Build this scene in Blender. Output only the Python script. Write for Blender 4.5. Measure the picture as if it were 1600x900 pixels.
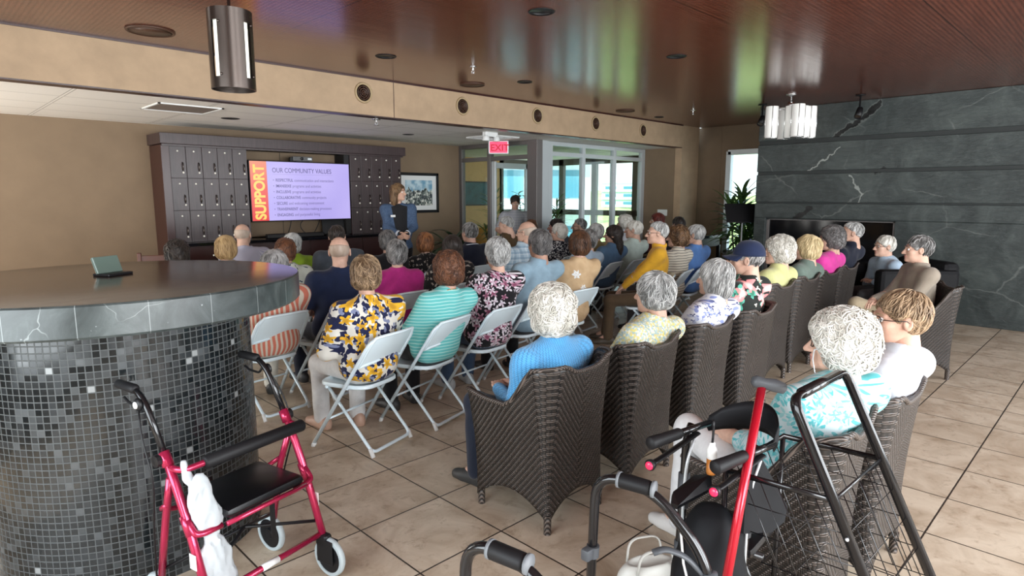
import bpy, bmesh, math, random
import numpy as np
from mathutils import Vector, Matrix
from math import pi, sin, cos, radians as R

sc = bpy.context.scene
for o in list(bpy.data.objects): bpy.data.objects.remove(o)
COL = sc.collection
random.seed(7)

# ------------------------------------------------------------------ camera
CAM_H, CAM_F, YAW, PITCH = 1.67, 968.0, 45.326, 8.52
cd = bpy.data.cameras.new('camera'); cam = bpy.data.objects.new('camera', cd); COL.objects.link(cam)
cd.sensor_width = 36.0; cd.lens = 36.0 * CAM_F / 1600.0; cd.clip_start = 0.05; cd.clip_end = 3000
cam.location = (0, 0, CAM_H)
cam.rotation_euler = (R(90 - PITCH), 0, R(YAW - 90))
sc.camera = cam

# ------------------------------------------------------------------ exposure, world, lights
vs = sc.view_settings
vs.view_transform = 'Standard'; vs.look = 'None'; vs.gamma = 1.0; vs.exposure = 0.55; vs.use_curve_mapping = False
w = bpy.data.worlds.new('sky'); sc.world = w; w.use_nodes = True
wn = w.node_tree; wn.nodes.clear()
def wnode(t): return wn.nodes.new(t)
_o = wnode('ShaderNodeOutputWorld'); _b = wnode('ShaderNodeBackground'); _t = wnode('ShaderNodeTexCoord')
_s = wnode('ShaderNodeSeparateXYZ'); _r = wnode('ShaderNodeValToRGB')
wn.links.new(_t.outputs['Generated'], _s.inputs[0]); wn.links.new(_s.outputs['Z'], _r.inputs[0])
wn.links.new(_r.outputs[0], _b.inputs[0]); wn.links.new(_b.outputs[0], _o.inputs[0])
_e = _r.color_ramp.elements
_e[0].position = 0.0; _e[0].color = (0.86, 0.95, 0.97, 1)
_e[1].position = 0.7; _e[1].color = (0.42, 0.66, 0.95, 1)
_b.inputs['Strength'].default_value = 1.75

def area_light(name, loc, rot, sx, sy, power, color):
    l = bpy.data.lights.new(name, 'AREA'); l.shape = 'RECTANGLE'; l.size = sx; l.size_y = sy
    l.energy = power; l.color = color
    o = bpy.data.objects.new(name, l); COL.objects.link(o); o.location = loc; o.rotation_euler = rot
    return o
# daylight through the window walls behind and beside the camera
for i in range(4):
    area_light('rear_window_daylight', (0.2 + 2.75 * i, -2.85, 1.55), (R(90), 0, 0), 2.2, 2.1, (180, 170, 110, 70)[i], (0.94, 0.97, 1.0))
area_light('side_window_daylight', (-1.95, 1.6, 1.5), (R(90), 0, R(-90)), 3.4, 2.0, 120, (0.90, 0.96, 1.0))

area_light('side_window_daylight', (-1.95, 7.7, 1.3), (R(90), 0, R(-90)), 2.0, 1.7, 95, (1.0, .96, .90))
# sun on the land outside, behind the building
_sl = bpy.data.lights.new('sun', 'SUN'); _sl.energy = 6.0; _sl.angle = .01; _sl.color = (1.0, .95, .86)
_so = bpy.data.objects.new('sun', _sl); COL.objects.link(_so); _so.rotation_euler = (R(38), 0, R(-52))

# ------------------------------------------------------------------ node helpers
class NT:
    def __init__(s, m):
        s.t = m.node_tree; s.nodes = s.t.nodes; s.bsdf = s.nodes.get('Principled BSDF')
    def n(s, t, **kw):
        x = s.nodes.new(t)
        for k, v in kw.items(): setattr(x, k, v)
        return x
    def set(s, sock, v):
        if hasattr(v, 'is_output'): s.t.links.new(v, sock)
        elif isinstance(v, (tuple, list)) and len(v) == 3 and sock.type == 'RGBA': sock.default_value = (*v, 1)
        else: sock.default_value = v
    def math(s, op, a, b=0.0, c=0.0, clamp=False):
        x = s.n('ShaderNodeMath', operation=op, use_clamp=clamp)
        for i, v in enumerate((a, b, c)): s.set(x.inputs[i], v)
        return x.outputs[0]
    def vmath(s, op, a, b=(0, 0, 0)):
        x = s.n('ShaderNodeVectorMath', operation=op); s.set(x.inputs[0], a); s.set(x.inputs[1], b)
        return x.outputs['Value'] if op in ('LENGTH', 'DOT_PRODUCT', 'DISTANCE') else x.outputs[0]
    def mix(s, f, a, b, blend='MIX'):
        x = s.n('ShaderNodeMix', data_type='RGBA', blend_type=blend)
        s.set(x.inputs['Factor'], f); s.set(x.inputs[6], a); s.set(x.inputs[7], b); return x.outputs[2]
    def obj(s): return s.n('ShaderNodeTexCoord').outputs['Object']
    def uv(s): return s.n('ShaderNodeUVMap').outputs[0]
    def geo(s): return s.n('ShaderNodeNewGeometry')
    def sep(s, v):
        x = s.n('ShaderNodeSeparateXYZ'); s.set(x.inputs[0], v); return x.outputs
    def comb(s, x_, y_, z_=0.0):
        x = s.n('ShaderNodeCombineXYZ'); s.set(x.inputs[0], x_); s.set(x.inputs[1], y_); s.set(x.inputs[2], z_); return x.outputs[0]
    def mapping(s, v, scale=(1, 1, 1), loc=(0, 0, 0), rot=(0, 0, 0)):
        x = s.n('ShaderNodeMapping'); s.set(x.inputs[0], v); x.inputs['Scale'].default_value = scale
        x.inputs['Location'].default_value = loc; x.inputs['Rotation'].default_value = rot; return x.outputs[0]
    def noise(s, v, scale=5, detail=2, rough=0.5, dist=0.0, out=0):
        x = s.n('ShaderNodeTexNoise'); s.set(x.inputs['Vector'], v); x.inputs['Scale'].default_value = scale
        x.inputs['Detail'].default_value = detail; x.inputs['Roughness'].default_value = rough
        x.inputs['Distortion'].default_value = dist; return x.outputs[out]
    def voro(s, v, scale=5, feature='F1', out='Distance', dims='3D', rand=1.0):
        x = s.n('ShaderNodeTexVoronoi', feature=feature, voronoi_dimensions=dims); s.set(x.inputs['Vector'], v)
        x.inputs['Scale'].default_value = scale; x.inputs['Randomness'].default_value = rand; return x.outputs[out]
    def ramp(s, f, stops, interp='LINEAR'):
        x = s.n('ShaderNodeValToRGB'); s.set(x.inputs[0], f); cr = x.color_ramp; cr.interpolation = interp
        while len(cr.elements) < len(stops): cr.elements.new(0.5)
        for e, (p, c) in zip(cr.elements, stops):
            e.position = p; e.color = (*c, 1) if len(c) == 3 else c
        return x.outputs[0]
    def step(s, f, a, b):   # smooth 0..1 between a and b
        x = s.n('ShaderNodeMapRange', interpolation_type='SMOOTHSTEP'); s.set(x.inputs[0], f)
        x.inputs[1].default_value = a; x.inputs[2].default_value = b; return x.outputs[0]
    def bump(s, h, strength=0.3, dist=0.01):
        x = s.n('ShaderNodeBump'); s.set(x.inputs['Height'], h); x.inputs['Strength'].default_value = strength
        x.inputs['Distance'].default_value = dist; s.t.links.new(x.outputs[0], s.bsdf.inputs['Normal'])
    def P(s, **kw):
        names = dict(color='Base Color', rough='Roughness', metal='Metallic', emit='Emission Color', estr='Emission Strength',
                     spec='Specular IOR Level', alpha='Alpha', trans='Transmission Weight', ior='IOR', sheen='Sheen Weight',
                     coat='Coat Weight', coatr='Coat Roughness', sss='Subsurface Weight')
        for k, v in kw.items(): s.set(s.bsdf.inputs[names[k]], v)

MATS = {}
def mat(name, color=(0.5, 0.5, 0.5), rough=0.5, metal=0.0, fn=None, **kw):
    if name in MATS: return MATS[name]
    m = bpy.data.materials.new(name); m.use_nodes = True; t = NT(m)
    m.diffuse_color = (*color, 1)
    t.P(color=color, rough=rough, metal=metal, **kw)
    if fn: fn(t)
    MATS[name] = m
    return m
def mottled(name, color, rough=0.5, amt=0.25, scale=8, bump=0.0, bscale=60, **kw):
    def f(t):
        v = t.obj(); n = t.noise(v, scale, 4, 0.6)
        d = tuple(c * (1 - amt) for c in color); l = tuple(min(1, c * (1 + amt)) for c in color)
        t.P(color=t.ramp(n, [(0.3, d), (0.7, l)]))
        if bump: t.bump(t.noise(v, bscale, 3), bump, 0.004)
    return mat(name, color, rough, fn=f, **kw)

# ------------------------------------------------------------------ mesh helpers
class MB:
    def __init__(s): s.v = []; s.f = []; s.mi = []; s.uv = {}
    def add(s, vs, fs, mi=0):
        k = len(s.v); s.v += [tuple(p) for p in vs]; s.f += [tuple(i + k for i in f) for f in fs]; s.mi += [mi] * len(fs); return s
    def box(s, x0, x1, y0, y1, z0, z1, bev=0.0, mi=0, M=None):
        if bev <= 0:
            vs = [(x, y, z) for z in (z0, z1) for y in (y0, y1) for x in (x0, x1)]
            fs = [(0, 2, 3, 1), (4, 5, 7, 6), (0, 1, 5, 4), (2, 6, 7, 3), (0, 4, 6, 2), (1, 3, 7, 5)]
        else:
            bm = bmesh.new(); bmesh.ops.create_cube(bm, size=1)
            for q in bm.verts: q.co = Vector((x0 + (q.co.x + .5) * (x1 - x0), y0 + (q.co.y + .5) * (y1 - y0), z0 + (q.co.z + .5) * (z1 - z0)))
            b = min(bev, .49 * min(abs(x1 - x0), abs(y1 - y0), abs(z1 - z0)))
            bmesh.ops.bevel(bm, geom=bm.edges[:], offset=b, segments=2, profile=.5, affect='EDGES')
            bm.verts.index_update(); vs = [q.co.copy() for q in bm.verts]; fs = [[q.index for q in f.verts] for f in bm.faces]; bm.free()
        if M is not None: vs = [M @ Vector(p) for p in vs]
        return s.add(vs, fs, mi)
    def tube(s, pts, r, n=10, mi=0, cap=True, closed=False, ry=None):
        pts = [Vector(p) for p in pts]; m = len(pts)
        rs = r if isinstance(r, (list, tuple)) else [r] * m
        T = []
        for i in range(m):
            a = pts[(i - 1) % m] if (closed or i > 0) else pts[i]; b = pts[(i + 1) % m] if (closed or i < m - 1) else pts[i]
            d = (b - a); T.append(d.normalized() if d.length > 1e-9 else Vector((0, 0, 1)))
        up = Vector((0, 0, 1)) if abs(T[0].z) < .9 else Vector((0, 1, 0))
        N = (up - T[0] * up.dot(T[0])).normalized(); vs = []
        for i in range(m):
            N = (N - T[i] * N.dot(T[i]))
            N = N.normalized() if N.length > 1e-6 else T[i].orthogonal().normalized()
            B = T[i].cross(N)
            for k in range(n):
                a = 2 * pi * k / n; vs.append(pts[i] + N * (cos(a) * rs[i]) + B * (sin(a) * (rs[i] if ry is None else ry * rs[i])))
        fs = []
        for i in range(m if closed else m - 1):
            j = (i + 1) % m
            for k in range(n): fs.append((i * n + k, i * n + (k + 1) % n, j * n + (k + 1) % n, j * n + k))
        if cap and not closed: fs += [tuple(range(n))[::-1], tuple((m - 1) * n + k for k in range(n))]
        return s.add(vs, fs, mi)
    def lathe(s, prof, c=(0, 0, 0), n=24, mi=0, axis='z', M=None):
        vs = []; fs = []; m = len(prof)
        for r, z in prof:
            for k in range(n):
                a = 2 * pi * k / n; p = (r * cos(a), r * sin(a), z)
                if axis == 'x': p = (p[2], p[0], p[1])
                if axis == 'y': p = (p[1], p[2], p[0])
                vs.append(Vector(p) + Vector(c))
        if M is not None: vs = [M @ q for q in vs]
        for i in range(m - 1):
            for k in range(n): fs.append((i * n + k, i * n + (k + 1) % n, (i + 1) * n + (k + 1) % n, (i + 1) * n + k))
        ring = prof[0] == prof[-1]
        if prof[0][0] > 1e-6 and not ring: fs.append(tuple(range(n))[::-1])
        if prof[-1][0] > 1e-6 and not ring: fs.append(tuple((m - 1) * n + k for k in range(n)))
        return s.add(vs, fs, mi)
    def ball(s, c, r, n=12, mi=0):
        r = r if isinstance(r, (tuple, list)) else (r, r, r); m = max(4, n // 2)
        vs = [(c[0] + r[0] * sin(pi * i / m) * cos(2 * pi * k / n), c[1] + r[1] * sin(pi * i / m) * sin(2 * pi * k / n), c[2] + r[2] * cos(pi * i / m)) for i in range(m + 1) for k in range(n)]
        fs = [(i * n + k, (i + 1) * n + k, (i + 1) * n + (k + 1) % n, i * n + (k + 1) % n) for i in range(m) for k in range(n)]
        return s.add(vs, fs, mi)
    def prism(s, poly, ext, mi=0):      # poly: 3D points, extruded by vector ext
        n = len(poly); e = Vector(ext); vs = [Vector(p) for p in poly]; vs += [p + e for p in vs]
        fs = [tuple(range(n))[::-1], tuple(range(n, 2 * n))] + [(i, (i + 1) % n, n + (i + 1) % n, n + i) for i in range(n)]
        return s.add(vs, fs, mi)
    def build(s, name, mats, parent=None, smooth=False, loc=None, uvs=None, weld=True):
        me = bpy.data.meshes.new(name); me.from_pydata(s.v, [], s.f)
        if not isinstance(mats, (list, tuple)): mats = [mats]
        for m in mats: me.materials.append(m)
        if any(s.mi): me.polygons.foreach_set('material_index', s.mi)
        if uvs is not None:
            l = me.uv_layers.new(name='UVMap'); vi = np.zeros(len(me.loops), int); me.loops.foreach_get('vertex_index', vi)
            l.data.foreach_set('uv', np.asarray(uvs, float)[vi].ravel())
        bm = bmesh.new(); bm.from_mesh(me)
        if weld: bmesh.ops.remove_doubles(bm, verts=bm.verts, dist=1e-6)
        bmesh.ops.recalc_face_normals(bm, faces=bm.faces); bm.to_mesh(me); bm.free()
        if smooth:
            me.shade_smooth()
            if smooth is not True: me.set_sharp_from_angle(angle=R(smooth))
        o = bpy.data.objects.new(name, me); COL.objects.link(o)
        if parent is not None: o.parent = parent
        if loc is not None: o.location = loc
        return o
def arc(c, r, a0, a1, n=8, ax=(1, 0, 0), ay=(0, 0, 1)):
    ax = Vector(ax); ay = Vector(ay); c = Vector(c)
    return [c + ax * (r * cos(R(a0 + (a1 - a0) * i / n))) + ay * (r * sin(R(a0 + (a1 - a0) * i / n))) for i in range(n + 1)]
def rpath(pts, rad=0.05, n=5):          # polyline with rounded corners
    pts = [Vector(p) for p in pts]; out = [pts[0]]
    for i in range(1, len(pts) - 1):
        a, b, c = pts[i - 1], pts[i], pts[i + 1]; d1 = a - b; d2 = c - b
        r = min(rad, d1.length * .49, d2.length * .49); p = b + d1.normalized() * r; q = b + d2.normalized() * r
        for k in range(n + 1):
            t = k / n; out.append(p * (1 - t) ** 2 + b * 2 * t * (1 - t) + q * t * t)
    out.append(pts[-1]); return out

def thing(name, label, cat, loc=(0, 0, 0), rz=0.0, group=None):
    o = bpy.data.objects.new(name, None); COL.objects.link(o); o.empty_display_size = .1
    o.location = loc; o.rotation_euler = (0, 0, rz); tag(o, label, cat, group); return o
def tag(o, label, cat, group=None, kind=None):
    o['label'] = label; o['category'] = cat
    if group: o['group'] = group
    if kind: o['kind'] = kind
    return o
def struct(o): o['kind'] = 'structure'; return o
def dup(root, loc, rz, label=None, group=None):
    r = root.copy(); COL.objects.link(r); r.location = loc; r.rotation_euler = (0, 0, rz)
    if label: r['label'] = label
    if group: r['group'] = group
    for ch in root.children:
        c = ch.copy(); COL.objects.link(c); c.parent = r
        for g in ch.children:
            d = g.copy(); COL.objects.link(d); d.parent = c
    return r

# picture geometry: where a pixel of the 1600x900 photograph meets a plane of the room
_fh = Vector((cos(R(YAW)), sin(R(YAW)), 0)); _rt = Vector((sin(R(YAW)), -cos(R(YAW)), 0)); _uz = Vector((0, 0, 1))
_fw = _fh * cos(R(PITCH)) - _uz * sin(R(PITCH)); _up = _uz * cos(R(PITCH)) + _fh * sin(R(PITCH))
C0 = Vector((0, 0, CAM_H))
def ray(x, y): return _fw * CAM_F + _rt * (x - 800) - _up * (y - 450)
def atz(x, y, z): d = ray(x, y); return C0 + d * ((z - CAM_H) / d.z)
def atx(x, y, X): d = ray(x, y); return C0 + d * (X / d.x)
def aty(x, y, Y): d = ray(x, y); return C0 + d * (Y / d.y)
def atd(x, y, k): d = ray(x, y); return C0 + d * (k / CAM_F)
# ================================================================== MATERIALS OF THE ROOM
HC, ZL, YB, XG, YG, YW, XR = 2.98, 2.57, 6.30, 7.60, 7.15, 9.05, 11.5
def f_tiles(t):
    v = t.obj(); x, y, z = t.sep(v)
    u = t.math('ADD', t.math('MULTIPLY', x, 2.0), 200.0); w_ = t.math('ADD', t.math('MULTIPLY', y, 2.0), 199.8)
    fu = t.math('FRACT', u); fw = t.math('FRACT', w_)
    du = t.math('MINIMUM', fu, t.math('SUBTRACT', 1.0, fu)); dw = t.math('MINIMUM', fw, t.math('SUBTRACT', 1.0, fw))
    d = t.math('MINIMUM', du, dw)
    d = t.math('ADD', d, t.math('MULTIPLY', t.math('SUBTRACT', t.noise(v, 60, 2), .5), .004))
    g = t.step(d, .0065, .0105)
    cell = t.comb(t.math('FLOOR', u), t.math('FLOOR', w_))
    wn_ = t.n('ShaderNodeTexWhiteNoise', noise_dimensions='3D'); t.set(wn_.inputs[0], cell)
    v2 = t.vmath('ADD', v, t.vmath('SCALE', wn_.outputs['Color'], (0, 0, 0)))
    sc_ = t.n('ShaderNodeVectorMath', operation='SCALE'); t.set(sc_.inputs[0], wn_.outputs['Color']); sc_.inputs['Scale'].default_value = 9
    v2 = t.vmath('ADD', v, sc_.outputs[0])
    n1 = t.noise(v2, 3.2, 6, .62, .8); n2 = t.noise(v2, 14, 5, .7, .4)
    c = t.ramp(n1, [(.28, (.33, .245, .165)), (.45, (.48, .385, .285)), (.62, (.60, .505, .39)), (.8, (.42, .34, .26))])
    c = t.mix(t.math('MULTIPLY', t.step(n2, .52, .72), .5), c, (.20, .13, .075))
    c = t.mix(t.math('MULTIPLY', wn_.outputs['Value'], .16), c, (.20, .14, .09))
    t.P(color=t.mix(g, (.035, .026, .020), c), rough=t.math('MULTIPLY_ADD', n2, .22, .26))
    t.bump(t.math('ADD', g, t.math('MULTIPLY', n2, .12)), .35, .003)
m_tile = mat('floor_tile', (.4, .3, .2), .4, fn=f_tiles)
def f_wood(t):
    v = t.obj(); x, y, z = t.sep(v)
    s = .033
    fx = t.math('SUBTRACT', t.math('FRACT', t.math('DIVIDE', x, s)), .5); fy = t.math('SUBTRACT', t.math('FRACT', t.math('DIVIDE', y, s)), .5)
    r = t.math('SQRT', t.math('ADD', t.math('MULTIPLY', fx, fx), t.math('MULTIPLY', fy, fy)))
    hole = t.math('SUBTRACT', 1.0, t.step(r, .24, .31))
    j = t.math('FRACT', t.math('DIVIDE', y, 1.2)); jx = t.math('FRACT', t.math('DIVIDE', x, 2.4))
    jd = t.math('MINIMUM', t.math('MULTIPLY', t.math('MINIMUM', j, t.math('SUBTRACT', 1.0, j)), 1.2), t.math('MULTIPLY', t.math('MINIMUM', jx, t.math('SUBTRACT', 1.0, jx)), 2.4))
    seam = t.math('SUBTRACT', 1.0, t.step(jd, .002, .005))
    gr = t.noise(t.mapping(v, (1.2, 14, 1)), 2.5, 5, .65, .3)
    c = t.ramp(gr, [(.25, (.095, .026, .014)), (.55, (.155, .045, .025)), (.8, (.19, .060, .034))])
    c = t.mix(t.math('MAXIMUM', t.math('MULTIPLY', hole, .85), seam), c, (.008, .003, .002))
    t.P(color=c, rough=t.math('MULTIPLY_ADD', gr, .08, .15), spec=.75)
    wav = t.noise(t.mapping(v, (.6, 3.5, 1)), 2.0, 2, .5)
    t.bump(t.math('ADD', t.math('MULTIPLY', hole, -.5), t.math('MULTIPLY', wav, .9)), .10, .012)
m_wood = mat('ceiling_wood', (.1, .03, .015), .25, fn=f_wood)
def f_drop(t):
    v = t.obj(); x, y, z = t.sep(v)
    a = t.math('FRACT', t.math('DIVIDE', x, 1.2)); b = t.math('FRACT', t.math('DIVIDE', t.math('ADD', y, .1), .6))
    d = t.math('MINIMUM', t.math('MULTIPLY', t.math('MINIMUM', a, t.math('SUBTRACT', 1., a)), 1.2), t.math('MULTIPLY', t.math('MINIMUM', b, t.math('SUBTRACT', 1., b)), .6))
    c = t.mix(t.step(d, .010, .013), (.80, .77, .72), (.78, .75, .70))
    c = t.mix(t.math('SUBTRACT', 1., t.step(t.math('ABSOLUTE', t.math('SUBTRACT', d, .014)), .002, .004)), c, (.25, .23, .2))
    c = t.mix(t.math('MULTIPLY', t.step(t.noise(v, 220, 2), .6, .68), .25), c, (.3, .28, .25))
    t.P(color=c)
m_drop = mat('ceiling_tile_white', (.6, .57, .52), .9, fn=f_drop)
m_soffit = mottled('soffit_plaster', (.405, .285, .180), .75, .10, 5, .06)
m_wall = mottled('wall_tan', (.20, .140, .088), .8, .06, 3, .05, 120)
m_wall2 = mottled('wall_pilaster', (.40, .295, .17), .75, .06, 4)
def f_stone(t):
    v = t.obj(); n = t.noise(v, 2.2, 8, .65, 1.2); n2 = t.noise(t.mapping(v, (1, 1, 3)), 9, 6, .7, .6)
    c = t.ramp(n, [(.28, (.014, .020, .020)), (.5, (.036, .046, .045)), (.72, (.070, .086, .081))])
    c = t.mix(t.math('MULTIPLY', t.step(n2, .45, .8), .55), c, (.085, .10, .095))
    vv = t.mapping(v, (1, .55, 1.1), (0, 2.3, .4), (R(28), 0, 0))
    dv = t.noise(v, 2.4, 4, .6, out=1)
    wv = t.vmath('ADD', vv, t.mix(.82, dv, (0, 0, 0)))
    e = t.voro(wv, 1.25, 'DISTANCE_TO_EDGE')
    mask = t.step(t.noise(v, 1.1, 2), .47, .62)
    vein = t.math('MULTIPLY', t.math('SUBTRACT', 1., t.step(e, .002, .012)), mask)
    c = t.mix(t.math('MULTIPLY', vein, .22), c, (.30, .32, .30))
    crk = t.math('MULTIPLY', t.math('SUBTRACT', 1., t.step(t.voro(t.vmath('ADD', wv, (4.1, 2.2, 7.7)), .8, 'DISTANCE_TO_EDGE'), .006, .02)), t.step(t.noise(t.vmath('ADD', v, (5, 3, 1)), .8, 2), .52, .6))
    c = t.mix(t.math('MULTIPLY', crk, .25), c, (.006, .008, .009))
    wy, wz = t.sep(t.vmath('ADD', v, t.vmath('MULTIPLY', t.vmath('SUBTRACT', t.noise(v, 7, 4, .6, out=1), (.5, .5, .5)), (0, .16, .16))))[1:3]
    def crack(pts, wd, col, c):
        d = 9.0
        for (p, q) in zip(pts, pts[1:]):
            ax, az = p; bx, bz = q[0] - ax, q[1] - az; L2 = bx * bx + bz * bz
            py, pz = t.math('SUBTRACT', wy, ax), t.math('SUBTRACT', wz, az)
            h = t.math('DIVIDE', t.math('ADD', t.math('MULTIPLY', py, bx), t.math('MULTIPLY', pz, bz)), L2, clamp=True)
            dx = t.math('SUBTRACT', py, t.math('MULTIPLY', h, bx)); dz = t.math('SUBTRACT', pz, t.math('MULTIPLY', h, bz))
            d = t.math('MINIMUM', d, t.math('SQRT', t.math('ADD', t.math('MULTIPLY', dx, dx), t.math('MULTIPLY', dz, dz))))
        return t.mix(t.math('SUBTRACT', 1., t.step(d, wd * .6, wd)), c, col)
    A = lambda *q: [(p.y, p.z) for p in (atx(x_, y_, 9.75) for x_, y_ in q)]
    c = crack(A((1376, 158), (1350, 184), (1322, 200), (1306, 212)), .050, (.16, .18, .17), c)
    c = crack(A((1376, 158), (1350, 184), (1322, 200), (1306, 212)), .040, (.003, .004, .004), c)
    c = crack(A((1312, 229), (1290, 249), (1262, 266)), .010, (.26, .28, .26), c)
    c = crack(A((1328, 276), (1337, 290), (1346, 305), (1340, 318)), .011, (.26, .28, .26), c)
    c = crack(A((1266, 326), (1252, 334), (1240, 341)), .040, (.004, .005, .005), c)
    c = crack(A((1383, 262), (1368, 272)), .022, (.004, .005, .005), c)
    t.P(color=c, rough=t.math('MULTIPLY_ADD', n2, .3, .28))
    t.bump(t.math('ADD', n2, t.math('MULTIPLY', n, .8)), .35, .02)
m_stone = mat('slate_stone', (.05, .07, .07), .4, fn=f_stone)
def f_esp(t):
    v = t.obj(); g = t.noise(t.mapping(v, (16, 16, 1.2)), 3, 5, .6, .4)
    t.P(color=t.ramp(g, [(.3, (.030, .0185, .019)), (.7, (.062, .040, .041))]), rough=.34)
m_esp = mat('espresso_wood', (.045, .03, .03), .34, fn=f_esp)
m_cherry = mat('dark_cherry_wood', (.035, .010, .009), .3)
m_black = mat('black_plastic', (.007, .007, .008), .42, spec=.3)
m_blackgloss = mat('black_gloss', (.006, .006, .008), .07); m_fireglass = mat('smoked_glass', (.004, .004, .005), .10, spec=.22)
m_bronze = mat('brushed_bronze', (.085, .070, .062), .27, .9)
m_chrome = mat('chrome', (.72, .73, .74), .16, 1.0)
m_silver = mat('silver_aluminium', (.60, .64, .66), .38, .35)
m_dkalu = mat('bronze_aluminium', (.17, .155, .15), .45, .3)
m_white = mat('white_plastic', (.72, .73, .72), .45)
m_knob = mat('pale_knob', (.88, .84, .76), .4)
m_dark = mat('dark_recess', (.010, .009, .009), .6)
m_speak = mat('brown_speaker_grille', (.065, .028, .016), .5)
def f_glass(t, tint=(.94, .985, .98)):
    nt = t.t; out = t.nodes['Material Output']
    lw = t.n('ShaderNodeLayerWeight'); fr_ = t.math('MULTIPLY_ADD', t.math('POWER', lw.outputs['Facing'], 4.0), .6, .05)
    tr = t.n('ShaderNodeBsdfTransparent'); tr.inputs[0].default_value = (*tint, 1)
    gl = t.n('ShaderNodeBsdfGlossy'); gl.inputs['Roughness'].default_value = 0.02
    mx = t.n('ShaderNodeMixShader'); nt.links.new(fr_, mx.inputs[0]); nt.links.new(tr.outputs[0], mx.inputs[1]); nt.links.new(gl.outputs[0], mx.inputs[2])
    nt.links.new(mx.outputs[0], out.inputs[0]); t.nodes.remove(t.bsdf)
m_glass = mat('window_glass', (.8, .95, .95), .02, fn=f_glass)
m_glass2 = mat('tinted_glass', (.7, .9, .95), .02, fn=lambda t: f_glass(t, (.925, .975, .965)))

# ================================================================== ROOM SHELL
def sbox(name, m, *b, bev=0.0):
    return struct(MB().box(*b, bev=bev).build(name, m))
sbox('floor', m_tile, -2, 12.4, -3, 11.6, -.12, 0)
sbox('ceiling', m_wood, -2, XR, -3, YB, HC, HC + .12)
sbox('ceiling_lower', m_drop, -2, 12.4, YB + .14, 11.6, ZL, ZL + .1)
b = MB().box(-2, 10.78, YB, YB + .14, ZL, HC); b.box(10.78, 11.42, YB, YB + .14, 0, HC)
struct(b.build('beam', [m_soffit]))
b = MB()
for x in (3.93 + .35,): b.box(x, x + .008, YB - .002, YB, ZL, HC)
b.box(-2, 10.78, YB - .012, YB, HC - .014, HC)
b.box(-2, 10.78, YB - .004, YB + .14, ZL - .012, ZL); struct(b.build('trim_beam', [m_cherry]))
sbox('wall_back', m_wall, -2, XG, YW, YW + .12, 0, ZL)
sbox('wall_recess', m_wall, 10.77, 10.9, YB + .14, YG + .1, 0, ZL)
# right-hand wall with one window
w0, w1, s0, s1 = 4.78, 5.72, .55, 2.50
b = MB()
b.box(XR, XR + .14, -3, w0, 0, HC); b.box(XR, XR + .14, w1, YB + .14, 0, HC)
b.box(XR, XR + .14, w0, w1, 0, s0); b.box(XR, XR + .14, w0, w1, s1, HC)
b.box(XR - .006, XR, 5.86, 5.868, 0, HC)
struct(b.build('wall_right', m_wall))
b = MB()
for (a0, a1, c0, c1) in ((w0 - .03, w0 + .07, s0, s1), (w1 - .07, w1 + .03, s0, s1), (w0, w1, s1 - .07, s1 + .03), (w0, w1, s0 - .03, s0 + .07)):
    b.box(XR - .03, XR + .09, a0, a1, c0, c1, .006)
wf = struct(b.build('window_1', m_silver))
MB().box(XR + .03, XR + .04, w0 + .06, w1 - .06, s0 + .06, s1 - .06).build('window_glass', m_glass, wf)
# wall with the window row behind the camera
b = MB(); b.box(-2, XR, -3.12, -3, 0, .45); b.box(-2, XR, -3.12, -3, 2.65, HC)
for i in range(5):
    x = -1.55 + 2.75 * i
    b.box(x, x + .55, -3.12, -3, .45, 2.65)
b.box(-2, -1.5, -3.12, -3, .45, 2.65)
struct(b.build('wall_rear', m_wall))
b = MB(); b.box(-2.12, -2, -3, -.3, 0, HC); b.box(-2.12, -2, 3.5, 6.6, 0, HC); b.box(-2.12, -2, 8.8, YW + .1, 0, HC); b.box(-2.12, -2, 6.6, 8.8, 0, .4); b.box(-2.12, -2, 6.6, 8.8, 2.2, HC); b.box(-2.12, -2, -.3, 3.5, 0, .45); b.box(-2.12, -2, -.3, 3.5, 2.55, HC)
struct(b.build('wall_left', m_wall))
# glazed partition towards the sunroom
def frame_y(name, y, xs, zs, d, m, gm, t_=.03):     # frame in a plane y = const
    b = MB()
    for x0, x1 in xs: b.box(x0, x1, y - d, y + d, 0, ZL - .004, .004)
    for z0, z1 in zs: b.box(xs[0][0], xs[-1][1], y - d * .9, y + d * .9, z0, z1, .004)
    o = struct(b.build(name, m)); g = MB(); g.box(xs[0][1] - .01, xs[-1][0] + .01, y - .004, y + .004, .02, ZL - .03)
    g.build('window_glass', gm, o); return o
frame_y('window_2', YG, [(7.86, 8.0), (8.80, 8.88), (9.72, 9.81), (10.66, 10.77)], [(2.50, ZL - .004), (2.33, 2.40), (0, .12)], .04, m_silver, m_glass2)
def frame_x(name, x, ys, zs, d, m, gm, gl):
    b = MB()
    for y0, y1 in ys: b.box(x - d, x + d, y0, y1, 0, ZL - .004, .004)
    for z0, z1, y0, y1 in zs: b.box(x - d * .9, x + d * .9, y0, y1, z0, z1, .004)
    o = struct(b.build(name, m)); g = MB()
    for y0, y1, z0, z1 in gl: g.box(x - .004, x + .004, y0, y1, z0, z1)
    g.build('window_glass', gm, o); return o
frame_x('window_3', XG, [(8.97, YW), (8.19, 8.27)], [(2.50, ZL - .004, 7.26, YW), (2.27, 2.34, 7.26, YW), (0, .1, 8.2, YW)], .045, m_dkalu, m_glass,
        [(8.26, 8.98, .08, 2.28), (8.26, 8.98, 2.33, 2.52), (7.26, 8.2, 2.33, 2.52)])
sbox('pillar', m_dkalu, XG - .06, XG + .08, 7.05, 7.27, 0, ZL, bev=.006)
sbox('pillar.001', m_silver, XG + .08, 7.87, 7.09, 7.21, 0, ZL, bev=.006)
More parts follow.
